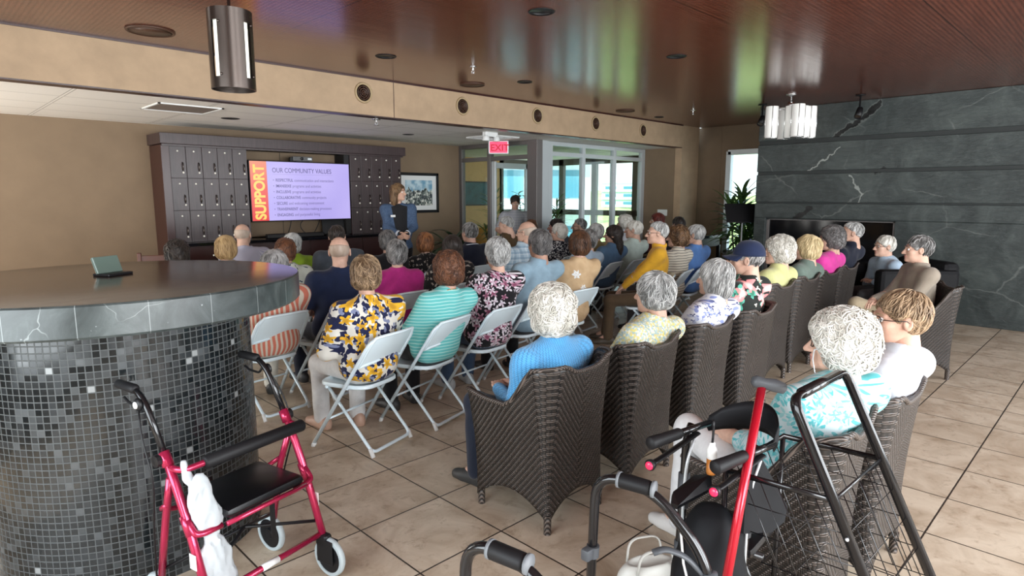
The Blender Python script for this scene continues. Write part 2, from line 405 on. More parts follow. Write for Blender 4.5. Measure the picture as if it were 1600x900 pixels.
# glass door of the sunroom, swung open into the next room
b = MB(); b.box(0, .05, 0, .09, .02, 2.22, .006); b.box(.80, .90, .0, .045, .02, 2.22, .006)
dr = struct(MB().box(XG - .02, XG + .025, 8.09, 8.185, .01, 2.26, .006).box(XG + .02, XG + .85, 8.10, 8.145, 2.14, 2.24, .006).box(XG + .02, XG + .85, 8.10, 8.145, .01, .14, .006).box(XG + .77, XG + .86, 8.10, 8.145, .01, 2.24, .006).build('door_1', m_silver))
MB().box(XG + .02, XG + .78, 8.118, 8.126, .12, 2.16).build('window_glass', m_glass, dr)
MB().tube(rpath([(XG + .72, 8.10, 1.0), (XG + .72, 8.05, 1.0), (XG + .72, 8.05, 1.25), (XG + .72, 8.10, 1.25)], .02), .011, 8).build('door_handle', m_chrome, dr, True)

# ------------------------------------------------------------------ sunroom and the world outside
sbox('wall_sunroom_side', mottled('wall_orange', (.50, .30, .13), .8, .06), XG, 11.0, 11.5, 11.62, 0, ZL)
sbox('wall_sunroom_return', m_wall, XG - .04, XG + .08, YW + .12, 11.5, 0, ZL)
def exterior_glazing(name, plane, c, spans, m):
    b = MB(); g = MB(); lo, hi = spans[0], spans[-1]
    def bx(a0, a1, z0, z1, d=.05, B=b):
        B.box(*((c - d, c + d, a0, a1) if plane == 'x' else (a0, a1, c - d, c + d)), z0, z1, 0)
    for s in spans: bx(s - .07, s + .07, 0, ZL)
    bx(lo, hi, 2.42, ZL); bx(lo, hi, 1.18, 1.31); bx(lo, hi, 0, .12)
    bx(lo, hi, .1, 2.44, .004, g)
    o = struct(b.build(name, m)); g.build('window_glass', m_glass2, o)
m_mull = mat('mullion_brown', (.10, .085, .07), .5)
exterior_glazing('window_4', 'x', 12.3, [7.15, 8.35, 9.55, 10.6, 11.55], m_mull)
exterior_glazing('window_5', 'y', 11.55, [11.0, 12.3], m_mull)
def f_land(t):
    v = t.obj(); n = t.noise(v, .012, 8, .7); n2 = t.noise(v, .09, 6, .7)
    c = t.ramp(n, [(.35, (.24, .34, .09)), (.5, (.42, .52, .16)), (.62, (.58, .58, .28)), (.72, (.70, .66, .52))])
    t.P(color=t.mix(t.math('MULTIPLY', t.step(n2, .5, .62), .6), c, (.07, .15, .06)))
m_land = mat('green_land', (.2, .3, .1), .95, fn=f_land)
rnd = np.random.default_rng(3); b = MB(); NX = 60
ang = np.linspace(R(-8), R(100), NX); rad = np.geomspace(25, 2200, 40)
hv = []
for rr in rad:
    for a in ang:
        x, y = rr * cos(a), rr * sin(a)
        h = -9 + (np.clip((rr - 250) / 1200, 0, 1) ** .8) * (26 + 14 * sin(a * 9) + 10 * sin(a * 23 + 1) + 5 * sin(a * 51)) + 1.2 * sin(x * .06) * sin(y * .05)
        hv.append((x, y, h))
b.add(hv, [(i * NX + j, i * NX + j + 1, (i + 1) * NX + j + 1, (i + 1) * NX + j) for i in range(39) for j in range(NX - 1)])
tag(struct(b.build('hills', m_land, None, True)), 'green wooded hills beyond the sunroom windows', 'hills')
# ------------------------------------------------------------------ buildings outside
m_facade = mottled('pale_facade', (.66, .74, .78), .8, .06, .4)
m_blueglass = mat('blue_window', (.10, .28, .38), .08)
def building(loc, rz, W, D, Ht, label, cols, rows, base=-9):
    t = thing('apartment_building', label, 'building', (loc[0], loc[1], base), rz)
    MB().box(-W / 2, W / 2, 0, D, 0, Ht).build('wall', m_facade, t)
    MB().box(-W / 2 - .2, W / 2 + .2, -.2, D + .2, Ht, Ht + .5).build('roof', m_silver, t)
    for i in range(cols):
        for j in range(rows):
            x = -W / 2 + (i + .5) * W / cols; z = (j + .45) * Ht / rows
            MB().box(x - W / cols * .3, x + W / cols * .3, -.06, .02, z - .7, z + .9).build('window', m_blueglass, t)
    for j in range(1, rows):
        MB().box(-W / 2 - .05, W / 2 + .05, -.9, 0, j * Ht / rows - .15, j * Ht / rows).build('balcony_slab', m_facade, t)
building((24.5, 27.5), R(-45), 13, 9, 26, 'pale blue tower block seen through the open sunroom door', 4, 8)
building((300, 190), R(-57), 60, 20, 17, 'low pale building among the far green hills', 6, 4)

# ------------------------------------------------------------------ ceiling and beam fixtures
def lt(name, label, cat, loc, group=None): return thing(name, label, cat, loc, 0, group)
for (px, py), lab in zip([(568, 145), (723, 166), (840, 181), (931, 193), (1005, 204)],
        ['round air vent on the beige beam, first and largest, near the hanging cylinder lamp', 'round air vent on the beige beam, second from the cylinder lamp',
         'round air vent on the beige beam, above the exit sign and glass corner', 'round air vent on the beige beam above the clear glass panes, fourth in line', 'round air vent on the beige beam nearest the stone fireplace wall']):
    p = aty(px, py, YB - .001); t = lt('air_vent', lab, 'vent', p, 'round vents along the beam')
    Mx = Matrix.Rotation(R(90), 4, 'X')
    MB().lathe([(.088, 0), (.088, .006), (.096, .016), (.108, .014), (.115, 0)], n=32, M=Mx).build('rim', m_wall2, t, True)
    MB().lathe([(.09, .002), (0.0, .002)], n=32, M=Mx).build('backing', m_dark, t)
    g = MB()
    for r in (.02, .043, .066): g.lathe([(r, .004), (r + .004, .009), (r + .009, .009), (r + .011, .004)], n=28, M=Mx)
    for k in range(8):
        a = k * pi / 4; g.tube([(cos(a) * .012, -.006, sin(a) * .012), (cos(a) * .088, -.006, sin(a) * .088)], .003, 5)
    g.ball((0, -.006, 0), .012, 10); g.build('grille', m_speak, t, True)
for (px, py, r), lab in zip([(846, 18, .092), (603, 88, .095), (1057, 88, .09), (820, 128, .085), (1030, 183, .076)],
        ['recessed downlight in the red wood ceiling, largest and highest in view', 'recessed downlight in the red wood ceiling between the first vent and cylinder lamp',
         'recessed downlight in the red wood ceiling between two bright window streaks', 'recessed downlight in the red wood ceiling close above the third vent', 'small recessed downlight in the red wood ceiling above the last vent']):
    p = atz(px, py, HC); t = lt('recessed_downlight', lab, 'ceiling light', p, 'downlights in the wood ceiling')
    MB().lathe([(r * .8, .03), (r * .86, -.001), (r, -.006), (r * 1.08, -.001)], n=32).build('trim_ring', m_black, t, True)
    MB().lathe([(r * .82, .028), (0, .028)], n=32).build('lens', m_dark, t)
for (px, py, r), lab in zip([(235, 48, .18), (738, 132, .15), (977, 173, .15)],
        ['round brown ceiling speaker beside the hanging cylinder lamp', 'round brown ceiling speaker above the second beam vent', 'round brown ceiling speaker above the last two beam vents']):
    p = atz(px, py, HC); t = lt('ceiling_speaker', lab, 'speaker', p, 'speakers in the wood ceiling')
    MB().lathe([(r, 0), (r * .98, -.012), (r * .9, -.014), (r * .88, -.008)], n=36).build('rim', m_speak, t, True)
    MB().lathe([(r * .89, -.008), (0, -.009)], n=36).build('grille', m_speak, t, True)
def sprinkler(px, py, z, lab, s=1.0):
    t = lt('fire_sprinkler', lab, 'sprinkler', atz(px, py, z))
    MB().lathe([(.036 * s, 0), (.034 * s, -.008), (.012, -.01)], n=16).build('escutcheon', m_chrome, t, True)
    b = MB().lathe([(.010, 0), (.010, -.035), (.005, -.04)], n=10); b.tube([(.01, 0, -.03), (.018, 0, -.05), (.004, 0, -.066)], .003, 6); b.tube([(-.01, 0, -.03), (-.018, 0, -.05), (-.004, 0, -.066)], .003, 6)
    b.build('head', m_chrome, t, True)
    MB().lathe([(.022 * s, -.066), (.022 * s, -.069), (0, -.070)], n=14).build('deflector', m_chrome, t, True)
sprinkler(739, 104, HC, 'chrome fire sprinkler in the wood ceiling above the second vent')
sprinkler(1083, 172, HC, 'chrome fire sprinkler in the wood ceiling near the far corner')
sprinkler(588, 186, ZL, 'pale fire sprinkler under the white tile ceiling by the beam', 1.5)
for (px, py, r), lab in zip([(360, 185, .10), (638, 210, .085)], ['dark downlight in the white tile ceiling above the cupboards', 'dark downlight in the white tile ceiling above the presenter']):
    t = lt('recessed_downlight', lab, 'ceiling light', atz(px, py, ZL), 'downlights in the white tile ceiling')
    MB().lathe([(r * .85, .02), (r * .9, -.001), (r, -.004), (r * 1.05, -.001)], n=28).build('trim_ring', m_black, t, True)
    MB().lathe([(r * .87, .018), (0, .018)], n=28).build('lens', m_dark, t)
p = atz(285, 169, ZL); t = lt('ceiling_panel_light', 'unlit grey panel in the white tile ceiling by the cylinder lamp', 'ceiling light', p)
MB().box(-.3, .3, -.28, .28, -.006, .01).build('panel', mat('grey_panel', (.23, .19, .16), .5), t)
b = MB(); b.box(-.31, .31, -.30, -.28, -.012, 0); b.box(-.31, .31, .28, .30, -.012, 0); b.box(-.31, -.29, -.3, .3, -.012, 0); b.box(.29, .31, -.3, .3, -.012, 0); b.build('frame', m_white, t)
p = atz(770, 214, ZL); t = lt('ceiling_diffuser', 'square air diffuser in the white tile ceiling above the exit sign', 'vent', p)
MB().box(-.28, .28, -.28, .28, -.004, .01).build('core', m_dark, t)
b = MB()
for s in (.29, .2, .11): b.tube([(-s, -s, -.008), (s, -s, -.008), (s, s, -.008), (-s, s, -.008)], .012, 4, closed=True)
b.build('louvre', m_white, t)
p = atz(768, 208, ZL) ; p.z = ZL - .0; t = lt('emergency_light', 'white twin-head emergency light under the tile ceiling above the exit sign', 'emergency light', (p.x - .12, p.y - .1, ZL))
MB().box(-.12, .12, -.04, .04, -.07, -.0, .01).build('housing', m_white, t)
for s in (-1, 1):
    h = MB().lathe([(.015, .06), (.045, .03), (.055, -.02), (.05, -.03)], c=(s * .10, -.02, -.10), n=18).build('lamp_head', m_white, t, True)
    MB().lathe([(.049, -.026), (0, -.03)], c=(s * .10, -.02, -.10), n=18).build('lens', m_chrome, h, True)
# EXIT sign
m_exit = mat('exit_red', (.75, .03, .08), .4, emit=(1, .06, .14), estr=.75)
m_text_dim = mat('exit_letter', (.35, .0, .02), .5, emit=(.5, .01, .04), estr=.35)
def text_mesh(body, size, m, parent, loc, rot, bold=0.0, name='lettering', align='LEFT', depth=.0015):
    cu = bpy.data.curves.new(name, 'FONT'); cu.body = body; cu.size = size; cu.align_x = align; cu.extrude = depth; cu.offset = bold
    tmp = bpy.data.objects.new(name, cu); COL.objects.link(tmp); dg = bpy.context.evaluated_depsgraph_get()
    me = bpy.data.meshes.new_from_object(tmp.evaluated_get(dg)); bpy.data.objects.remove(tmp)
    me.materials.clear(); me.materials.append(m)
    o = bpy.data.objects.new(name, me); COL.objects.link(o); o.parent = parent; o.location = loc; o.rotation_euler = rot; return o
p = atx(779, 231, 7.2); t = lt('exit_sign', 'red lit EXIT sign hanging above the sunroom door', 'sign', p)
t.rotation_euler = (0, 0, R(-45))
MB().box(-.165, .165, -.02, .02, -.10, .115, .006).build('frame', m_silver, t)
MB().box(-.145, .145, -.026, -.018, -.082, .098).build('panel', m_exit, t)
text_mesh('EXIT', .15, m_text_dim, t, (-.135, -.028, -.05), (R(90), 0, 0), .003)
MB().tube([(0, 0, .11), (0, 0, ZL - p.z)], .008, 8).build('stem', m_silver, t)
# hanging cylinder lamp
m_lampglass = mat('lamp_glass', (.80, .82, .74), .3, emit=(1, .97, .85), estr=.38); m_opal = mat('opal_glass', (.74, .74, .71), .3, emit=(1, .98, .94), estr=.10)
p = atd(362, 80, 3.1); t = lt('pendant_lamp', 'brushed bronze cylinder lamp with glowing slots hanging from the ceiling', 'lamp', p)
rr, hh = .105, .187
b = MB()
slots = [R(a) for a in (205, 295, 25, 115)]; hw = .165
angs = []
for k in range(4):
    a0 = slots[k] + hw; a1 = slots[(k + 1) % 4] - hw
    while a1 < a0: a1 += 2 * pi
    A = np.linspace(a0, a1, 12)
    for rad_ in (rr, rr - .006):
        vs_ = [(rad_ * cos(a), rad_ * sin(a), z) for z in (-hh, hh) for a in A]
        b.add(vs_, [(i, i + 1, 13 + i, 12 + i) for i in range(11)])
b.lathe([(rr, -hh - .001), (rr, -hh + .05), (rr - .006, -hh + .05), (rr - .006, -hh - .001), (rr, -hh - .001)], n=48)
b.lathe([(rr - .006, hh - .06), (rr, hh - .06), (rr, hh + .001), (0, hh + .002)], n=48)
b.build('shade', m_bronze, t, 30)
for a in slots:
    A = np.linspace(a - hw * 1.05, a + hw * 1.05, 6)
    MB().add([((rr - .012) * cos(q), (rr - .012) * sin(q), z) for z in (-hh + .045, hh - .055) for q in A], [(i, i + 1, 7 + i, 6 + i) for i in range(5)]).build('glass_slot', m_lampglass, t, True)
b = MB()
for a in slots:
    for z in (-hh + .06, hh - .07): b.ball(((rr + .002) * cos(a + hw * 1.5), (rr + .002) * sin(a + hw * 1.5), z), .007, 8)
b.build('screw', m_bronze, t, True)
MB().lathe([(rr - .012, -hh + .03), (0, -hh + .028)], n=32).build('bottom_lens', m_white, t)
MB().lathe([(.03, hh), (.02, hh + .02), (.008, hh + .03), (.008, HC - p.z)], n=12).build('stem', m_bronze, t, True)
# chandelier of white glass tubes
p = atz(1237, 147, HC); t = lt('chandelier', 'chandelier of white glass tubes hanging before the stone wall', 'chandelier', p)
MB().lathe([(.065, 0), (.065, -.012), (.02, -.03), (.009, -.034), (.009, -.17)], n=24).build('canopy', m_chrome, t, True)
MB().lathe([(.035, -.10), (.045, -.13), (.045, -.22), (.02, -.24)], n=20).build('hub', m_chrome, t, True)
b = MB(); pos = [(-.17, .17), (-.03, -.03), (.06, -.13), (.17, -.19), (.10, .12), (-.15, -.16)]
for x, y in pos: b.tube([(0, 0, -.2), (x, y, -.2)], .007, 8); b.tube([(x, y, -.2), (x * 1.25, y * 1.25, -.2)], .005, 6)
b.build('arms', m_chrome, t, True)
for i, (x, y) in enumerate(pos):
    c = MB().lathe([(.0, -.155), (.076, -.158), (.078, -.17), (.078, -.545), (.07, -.56), (.0, -.562)], c=(x, y, 0), n=24).build('glass_shade', m_opal, t, True)
    b = MB()
    for k in range(4): b.tube([(x + .081 * cos(k * pi / 2 + .5), y + .081 * sin(k * pi / 2 + .5), -.15), (x + .081 * cos(k * pi / 2 + .5), y + .081 * sin(k * pi / 2 + .5), -.56)], .004, 6)
    b.lathe([(.076, -.565), (.084, -.565), (.084, -.572), (.076, -.572)], c=(x, y, 0), n=24); b.build('wire_frame', m_chrome, c, True)
for (px, py), lab in (((1192, 163), 'black ceiling spotlight at the corner of the stone wall'), ((1345, 148), 'black ceiling spotlight over the dark crack of the stone wall')):
    p = atz(px, py, HC); t = lt('ceiling_spotlight', lab, 'spotlight', p)
    MB().lathe([(.06, 0), (.06, -.012), (.012, -.016), (.012, -.20)], n=18).build('stem', m_black, t, True)
    Mx = Matrix.Translation((0, 0, -.21)) @ Matrix.Rotation(R(35), 4, 'Y')
    MB().lathe([(0, .05), (.035, .045), (.04, 0), (.045, -.10), (.04, -.10), (.036, -.08)], n=18, M=Mx).build('lamp_head', m_black, t, True)
    MB().lathe([(.037, -.09), (0, -.088)], n=18, M=Mx).build('lens', m_chrome, t)
# wall switch plate
p = Vector((10.768, 6.67, 1.33)); t = lt('switch_plate', 'white switch plate on the tan wall beside the glass panes', 'switch', p)
MB().box(-.008, .0, -.11, .11, -.06, .06, .003).build('plate', m_white, t)
for y in (-.06, 0, .06): MB().box(-.013, -.006, y - .012, y + .012, -.025, .025, .002).build('switch', m_white, t)

# ------------------------------------------------------------------ slate fireplace block
t = thing('fireplace', 'massive dark green slate fireplace wall with pale veins', 'fireplace', (9.75, 0, 0))
y0, y1 = -1.6, 4.36
MB().box(.05, 1.74, y0 + .03, y1 - .03, 1.30, HC - .002).box(.05, 1.74, 4.2, y1 - .03, 0, 1.31).build('core', mat('slate_core', (.018, .022, .022), .6), t)
for z0, z1 in ((2.50, HC), (2.03, 2.44), (1.565, 1.985), (1.32, 1.545)):
    MB().box(0, 1.74, y0, y1, z0, z1, .008).build('stone_slab', m_stone, t)
b = MB().box(.02, .3, y0 + .01, y1 - .01, 2.44, 2.50).box(.02, .3, y0 + .01, y1 - .01, 1.985, 2.03).box(.02, .3, y0 + .01, y1 - .01, 1.545, 1.565)
b.build('recess_band', mat('slate_core'), t)
MB().box(0, 1.74, 4.18, y1, 0, 1.32, .006).build('stone_pier', m_stone, t)
MB().box(0, 1.74, y0, 2.38, 0, 1.32, .006).build('stone_pier', m_stone, t)
MB().box(.30, 1.7, 2.39, 4.17, 0, 1.31).build('firebox', m_dark, t)
MB().box(.10, .13, 2.40, 4.17, .05, 1.31).build('glass_front', m_fireglass, t)
b = MB().box(.06, .12, 4.145, 4.18, 0, 1.32).box(.06, .12, 2.38, 2.415, 0, 1.32).box(.06, .12, 2.38, 4.18, 1.29, 1.32); b.build('metal_frame', m_dkalu, t)
MB().box(.001, .008, 3.62, 3.80, 2.40, 2.45).build('vent_slot', m_dark, t)

# ------------------------------------------------------------------ built-in cupboards and screen wall
YF = 8.60
def locker_bank(x0, x1, z0, z1, cols, rows, label, skip=()):
    t = thing('cupboard', label, 'cupboard', (x0, YF, z0), 0, 'tall cupboards on the screen wall')
    W, H_ = x1 - x0, z1 - z0
    MB().box(0, W, .02, YW - YF - .01, 0, H_).build('body', m_esp, t)
    for i in range(cols):
        for j in range(rows):
            a, c = i * W / cols, j * H_ / rows; w_, h_ = W / cols, H_ / rows
            d = MB().box(a + .002, a + w_ - .002, 0, .02, c + .002, c + h_ - .002, .003).build('door', m_esp, t)
            hx = a + w_ * .76; hz = c + h_ * .36
            MB().tube([(hx, 0, hz - .05), (hx, -.02, hz - .04), (hx, -.026, hz), (hx, -.02, hz + .04), (hx, 0, hz + .05)], .007, 7).build('handle', m_chrome if 0 else m_bronze, d, True)
            MB().ball((hx + .004, -.004, c + .07), .013, 8).build('lock', m_knob, d, True)
            MB().ball((a + w_ * .5, -.004, c + h_ - .07), .012, 8).build('knob', m_knob, d, True)
    return t
locker_bank(2.50, 3.46, 1.07, 2.29, 5, 3, 'tall espresso cupboard of small locker doors beside the tan wall end')
locker_bank(5.02, 5.95, 1.07, 2.29, 5, 3, 'tall espresso cupboard of small locker doors behind the presenter')
b = MB().box(2.38, 5.98, YF - .10, YW - .01, 2.297, 2.43, .006); b.box(2.41, 5.96, YF - .05, YF - .002, 2.275, 2.297)
struct(b.build('trim_1', m_esp))
struct(MB().box(2.40, 2.496, YF - .03, YW - .01, .0, 2.29, .004).build('trim_2', m_cherry))
t = struct(MB().box(3.466, 5.012, YF + .30, YF + .31, 1.08, 2.28).build('wall_screen_panel', m_wall))
MB().box(4.05, 4.056, YF + .297, YF + .301, 1.08, 2.28).box(3.466, 5.012, YF + .297, YF + .301, 2.14, 2.146).build('seam', m_dark, t)
MB().box(4.93, 5.012, YF + .02, YF + .3, 1.08, 2.28).build('dark_return', m_dark, t)
t = thing('counter_cabinet', 'long low dark cherry cabinet under the screen', 'cabinet', (2.50, 8.42, 0))
MB().box(0, 3.45, .02, .6, .08, 1.03).box(.03, 3.42, .08, .6, 0, .09).build('body', m_cherry, t)
for i in range(8):
    x = i * 3.45 / 8
    d = MB().box(x + .003, x + 3.45 / 8 - .003, 0, .02, .10, 1.02, .003).build('door', m_cherry, t)
    kx = x + (3.45 / 8 - .05 if i % 2 == 0 else .05)
    MB().ball((kx, -.008, .90), .012, 8).build('knob', m_knob, d, True)
    MB().tube([(kx, 0, .66), (kx, -.022, .67), (kx, -.022, .78), (kx, 0, .79)], .006, 6).build('handle', m_chrome, d, True)
MB().box(-.02, 3.47, -.03, .62, 1.03, 1.07, .005).build('worktop', m_blackgloss, t)
# the wall screen
P_ = [aty(*q, 8.62) for q in ((391, 250), (392, 347), (546, 256), (544, 342))]
tx0, tx1 = 3.475, 5.005; tz0, tz1 = 1.305, 2.145
t = thing('television', 'large wall screen showing a lilac slide headed OUR COMMUNITY VALUES', 'television', ((tx0 + tx1) / 2, 8.60, tz0))
W2 = (tx1 - tx0) / 2; Hs = tz1 - tz0
MB().box(-W2, W2, 0, .05, 0, Hs, .006).build('casing', m_black, t)
MB().box(-.3, .3, .05, .295, .2, .6).build('wall_mount', m_black, t)
def emis(name, c, s=1.0, fn=None): return mat(name, (0, 0, 0), .25, fn=fn, emit=c, estr=s * .72)
def f_slide(t_):
    x, y, z = t_.sep(t_.obj()); n = t_.noise(t_.obj(), 1.2, 1)
    t_.P(emit=t_.mix(n, (.33, .28, .74), (.62, .54, .95)))
m_slide = emis('slide_lilac', (.5, .44, .85), 1.0, f_slide)
def f_red(t_):
    x, y, z = t_.sep(t_.obj())
    t_.P(emit=t_.ramp(t_.math('DIVIDE', z, Hs), [(0.0, (.72, .01, .012)), (.55, (.75, .05, .03)), (1.0, (.80, .26, .14))]))
m_red = emis('slide_red', (.7, .05, .03), 1.0, f_red)
m_yel = emis('slide_yellow', (.95, .62, .10), 1.0); m_navy = emis('slide_ink', (.10, .08, .24), 1.0); m_grey = emis('slide_grey_ink', (.19, .16, .36), 1.0)
bw = .245
scr = MB().box(-W2 + bw, W2 - .012, -.002, .003, .012, Hs - .012).build('slide', m_slide, t)
MB().box(-W2 + .012, -W2 + bw, -.002, .003, .012, Hs - .012).build('slide_banner', m_red, t)
text_mesh('SUPPORT', .205, m_yel, t, (-W2 + .20, -.003, .028), (R(90), R(-90), 0), .007, 'banner_word').scale = (.87, 1.0, 1)
text_mesh('OUR COMMUNITY VALUES', .093, m_navy, t, (-W2 + bw + .075, -.003, Hs - .16), (R(90), 0, 0), 0, 'slide_heading').scale = (.80, 1.0, 1)
MB().box(-W2 + bw + .075, -W2 + bw + 1.0, -.004, -.002, Hs - .185, Hs - .183).build('heading_rule', m_grey, t)
for i, (a, c) in enumerate([('RESPECTFUL', 'communication and interactions'), ('IMANSEIXE', 'programs and activities'), ('INCLUSIVE', 'programs and activities'), ('COLLABORATIVE', 'community projects'),
                            ('SECURE', 'and welcoming environment'), ('TRANSPARENT', 'decision-making processes'), ('ENGAGING', 'and purposeful living')]):
    z = Hs - .285 - i * .081
    MB().lathe([(0, -.002), (.0065, -.002), (.0065, .001), (0, .001)], n=12, M=Matrix.Translation((-W2 + bw + .088, -.002, z + .02)) @ Matrix.Rotation(R(90), 4, 'X')).build('bullet', m_navy, t)
    q = text_mesh(a, .058, m_navy, t, (-W2 + bw + .118, -.003, z), (R(90), 0, 0), .0005, 'slide_text_bold'); q.scale = (.80, 1, 1)
    wd = max(v.co.x for v in q.data.vertices) * .80
    q = text_mesh(c, .058, m_grey, t, (-W2 + bw + .118 + wd + .018, -.003, z), (R(90), 0, 0), 0, 'slide_text'); q.scale = (.82, 1, 1)
# camera on top of the screen, sound bar, laptop, cables
t = thing('conference_camera', 'small dark conference camera on top of the wall screen', 'camera', (4.26, 8.62, tz1))
MB().box(-.15, .15, -.03, .03, .01, .075, .008).build('body', mat('grey_plastic', (.10, .10, .10), .5), t)
MB().lathe([(.022, 0), (.022, .012), (.0, .014)], n=14, M=Matrix.Translation((-.02, -.03, .042)) @ Matrix.Rotation(R(90), 4, 'X')).build('lens', m_blackgloss, t, True)
MB().box(.07, .13, -.034, -.028, .03, .055).build('label_plate', m_silver, t)
MB().box(-.19, -.15, -.025, .03, .0, .06, .006).box(-.1, .1, -.02, .02, 0, .012).build('foot', m_black, t)
t = thing('sound_bar', 'black sound bar lying on the counter under the screen', 'sound bar', (3.95, 8.56, 1.07))
MB().box(-.30, .55, -.05, .05, .0, .06, .012).build('body', m_black, t); MB().box(-.28, .53, -.053, -.049, .01, .05).build('grille', m_dark, t)
t = thing('laptop', 'open dark laptop standing on the counter below the screen', 'laptop', (4.72, 8.55, 1.07), R(-12))
MB().box(-.17, .17, -.11, .12, 0, .018, .004).build('keyboard_base', m_black, t)
MB().box(-.17, .17, 0, .012, 0, .23, .004, M=Matrix.Translation((0, .12, .018)) @ Matrix.Rotation(R(-14), 4, 'X')).build('screen_lid', m_black, t)
for i, pts in enumerate(([(4.10, 8.72, 1.32), (4.08, 8.74, 1.2), (4.02, 8.72, 1.075)], [(4.28, 8.7, 1.32), (4.22, 8.72, 1.24), (4.25, 8.7, 1.15), (4.33, 8.66, 1.075)], [(4.55, 8.72, 1.32), (4.5, 8.72, 1.2), (4.42, 8.72, 1.078)])):
    tag(MB().tube(rpath(pts, .06, 4), .006, 6).build('screen_cable', m_black, None, True), ['thin black cable hanging below the screen, nearest the banner word', 'looped black cable hanging below the middle of the screen', 'short black cable running from screen to laptop'][i], 'cable')
# framed city photograph
t = thing('framed_picture', 'framed city photograph with wide white mat beside the presenter', 'picture', (6.62, YW - .001, 1.36))
w_, h_ = .86, .70
b = MB(); b.box(-w_/2, w_/2, -.035, 0, 0, .05, .006); b.box(-w_/2, w_/2, -.035, 0, h_ - .05, h_, .006); b.box(-w_/2, -w_/2 + .05, -.035, 0, 0, h_, .006); b.box(w_/2 - .05, w_/2, -.035, 0, 0, h_, .006)
b.build('frame', m_black, t); MB().box(-w_/2 + .045, w_/2 - .045, -.016, -.006, .045, h_ - .045).build('mat_board', m_white, t)
def f_city(t_):
    v = t_.obj(); x, y, z = t_.sep(v)
    sky = t_.mix(t_.step(t_.noise(v, 7, 4), .4, .62), (.14, .32, .46), (.52, .66, .72))
    vo = t_.voro(t_.comb(t_.math('MULTIPLY', x, 42), t_.math('MULTIPLY', z, 30)), 1, 'F1', 'Color', '2D', .8)
    r_, g_, b_ = t_.sep(vo)
    city = t_.ramp(r_, [(.2, (.03, .04, .04)), (.5, (.20, .24, .22)), (.75, (.50, .52, .46)), (.95, (.72, .72, .66))])
    city = t_.mix(t_.step(t_.noise(v, 9, 2), .52, .66), city, (.03, .04, .05))
    top = t_.math('ADD', .40, t_.math('MULTIPLY', t_.math('SUBTRACT', t_.noise(t_.comb(t_.math('MULTIPLY', x, 11), 0, 0), 1, 3), .5), .35))
    t_.P(color=t_.mix(t_.math('GREATER_THAN', z, top), city, sky))
MB().box(-w_/2 + .14, w_/2 - .14, -.019, -.015, .13, h_ - .13).build('print', mat('city_print', (.3, .4, .4), .5, fn=f_city), t)
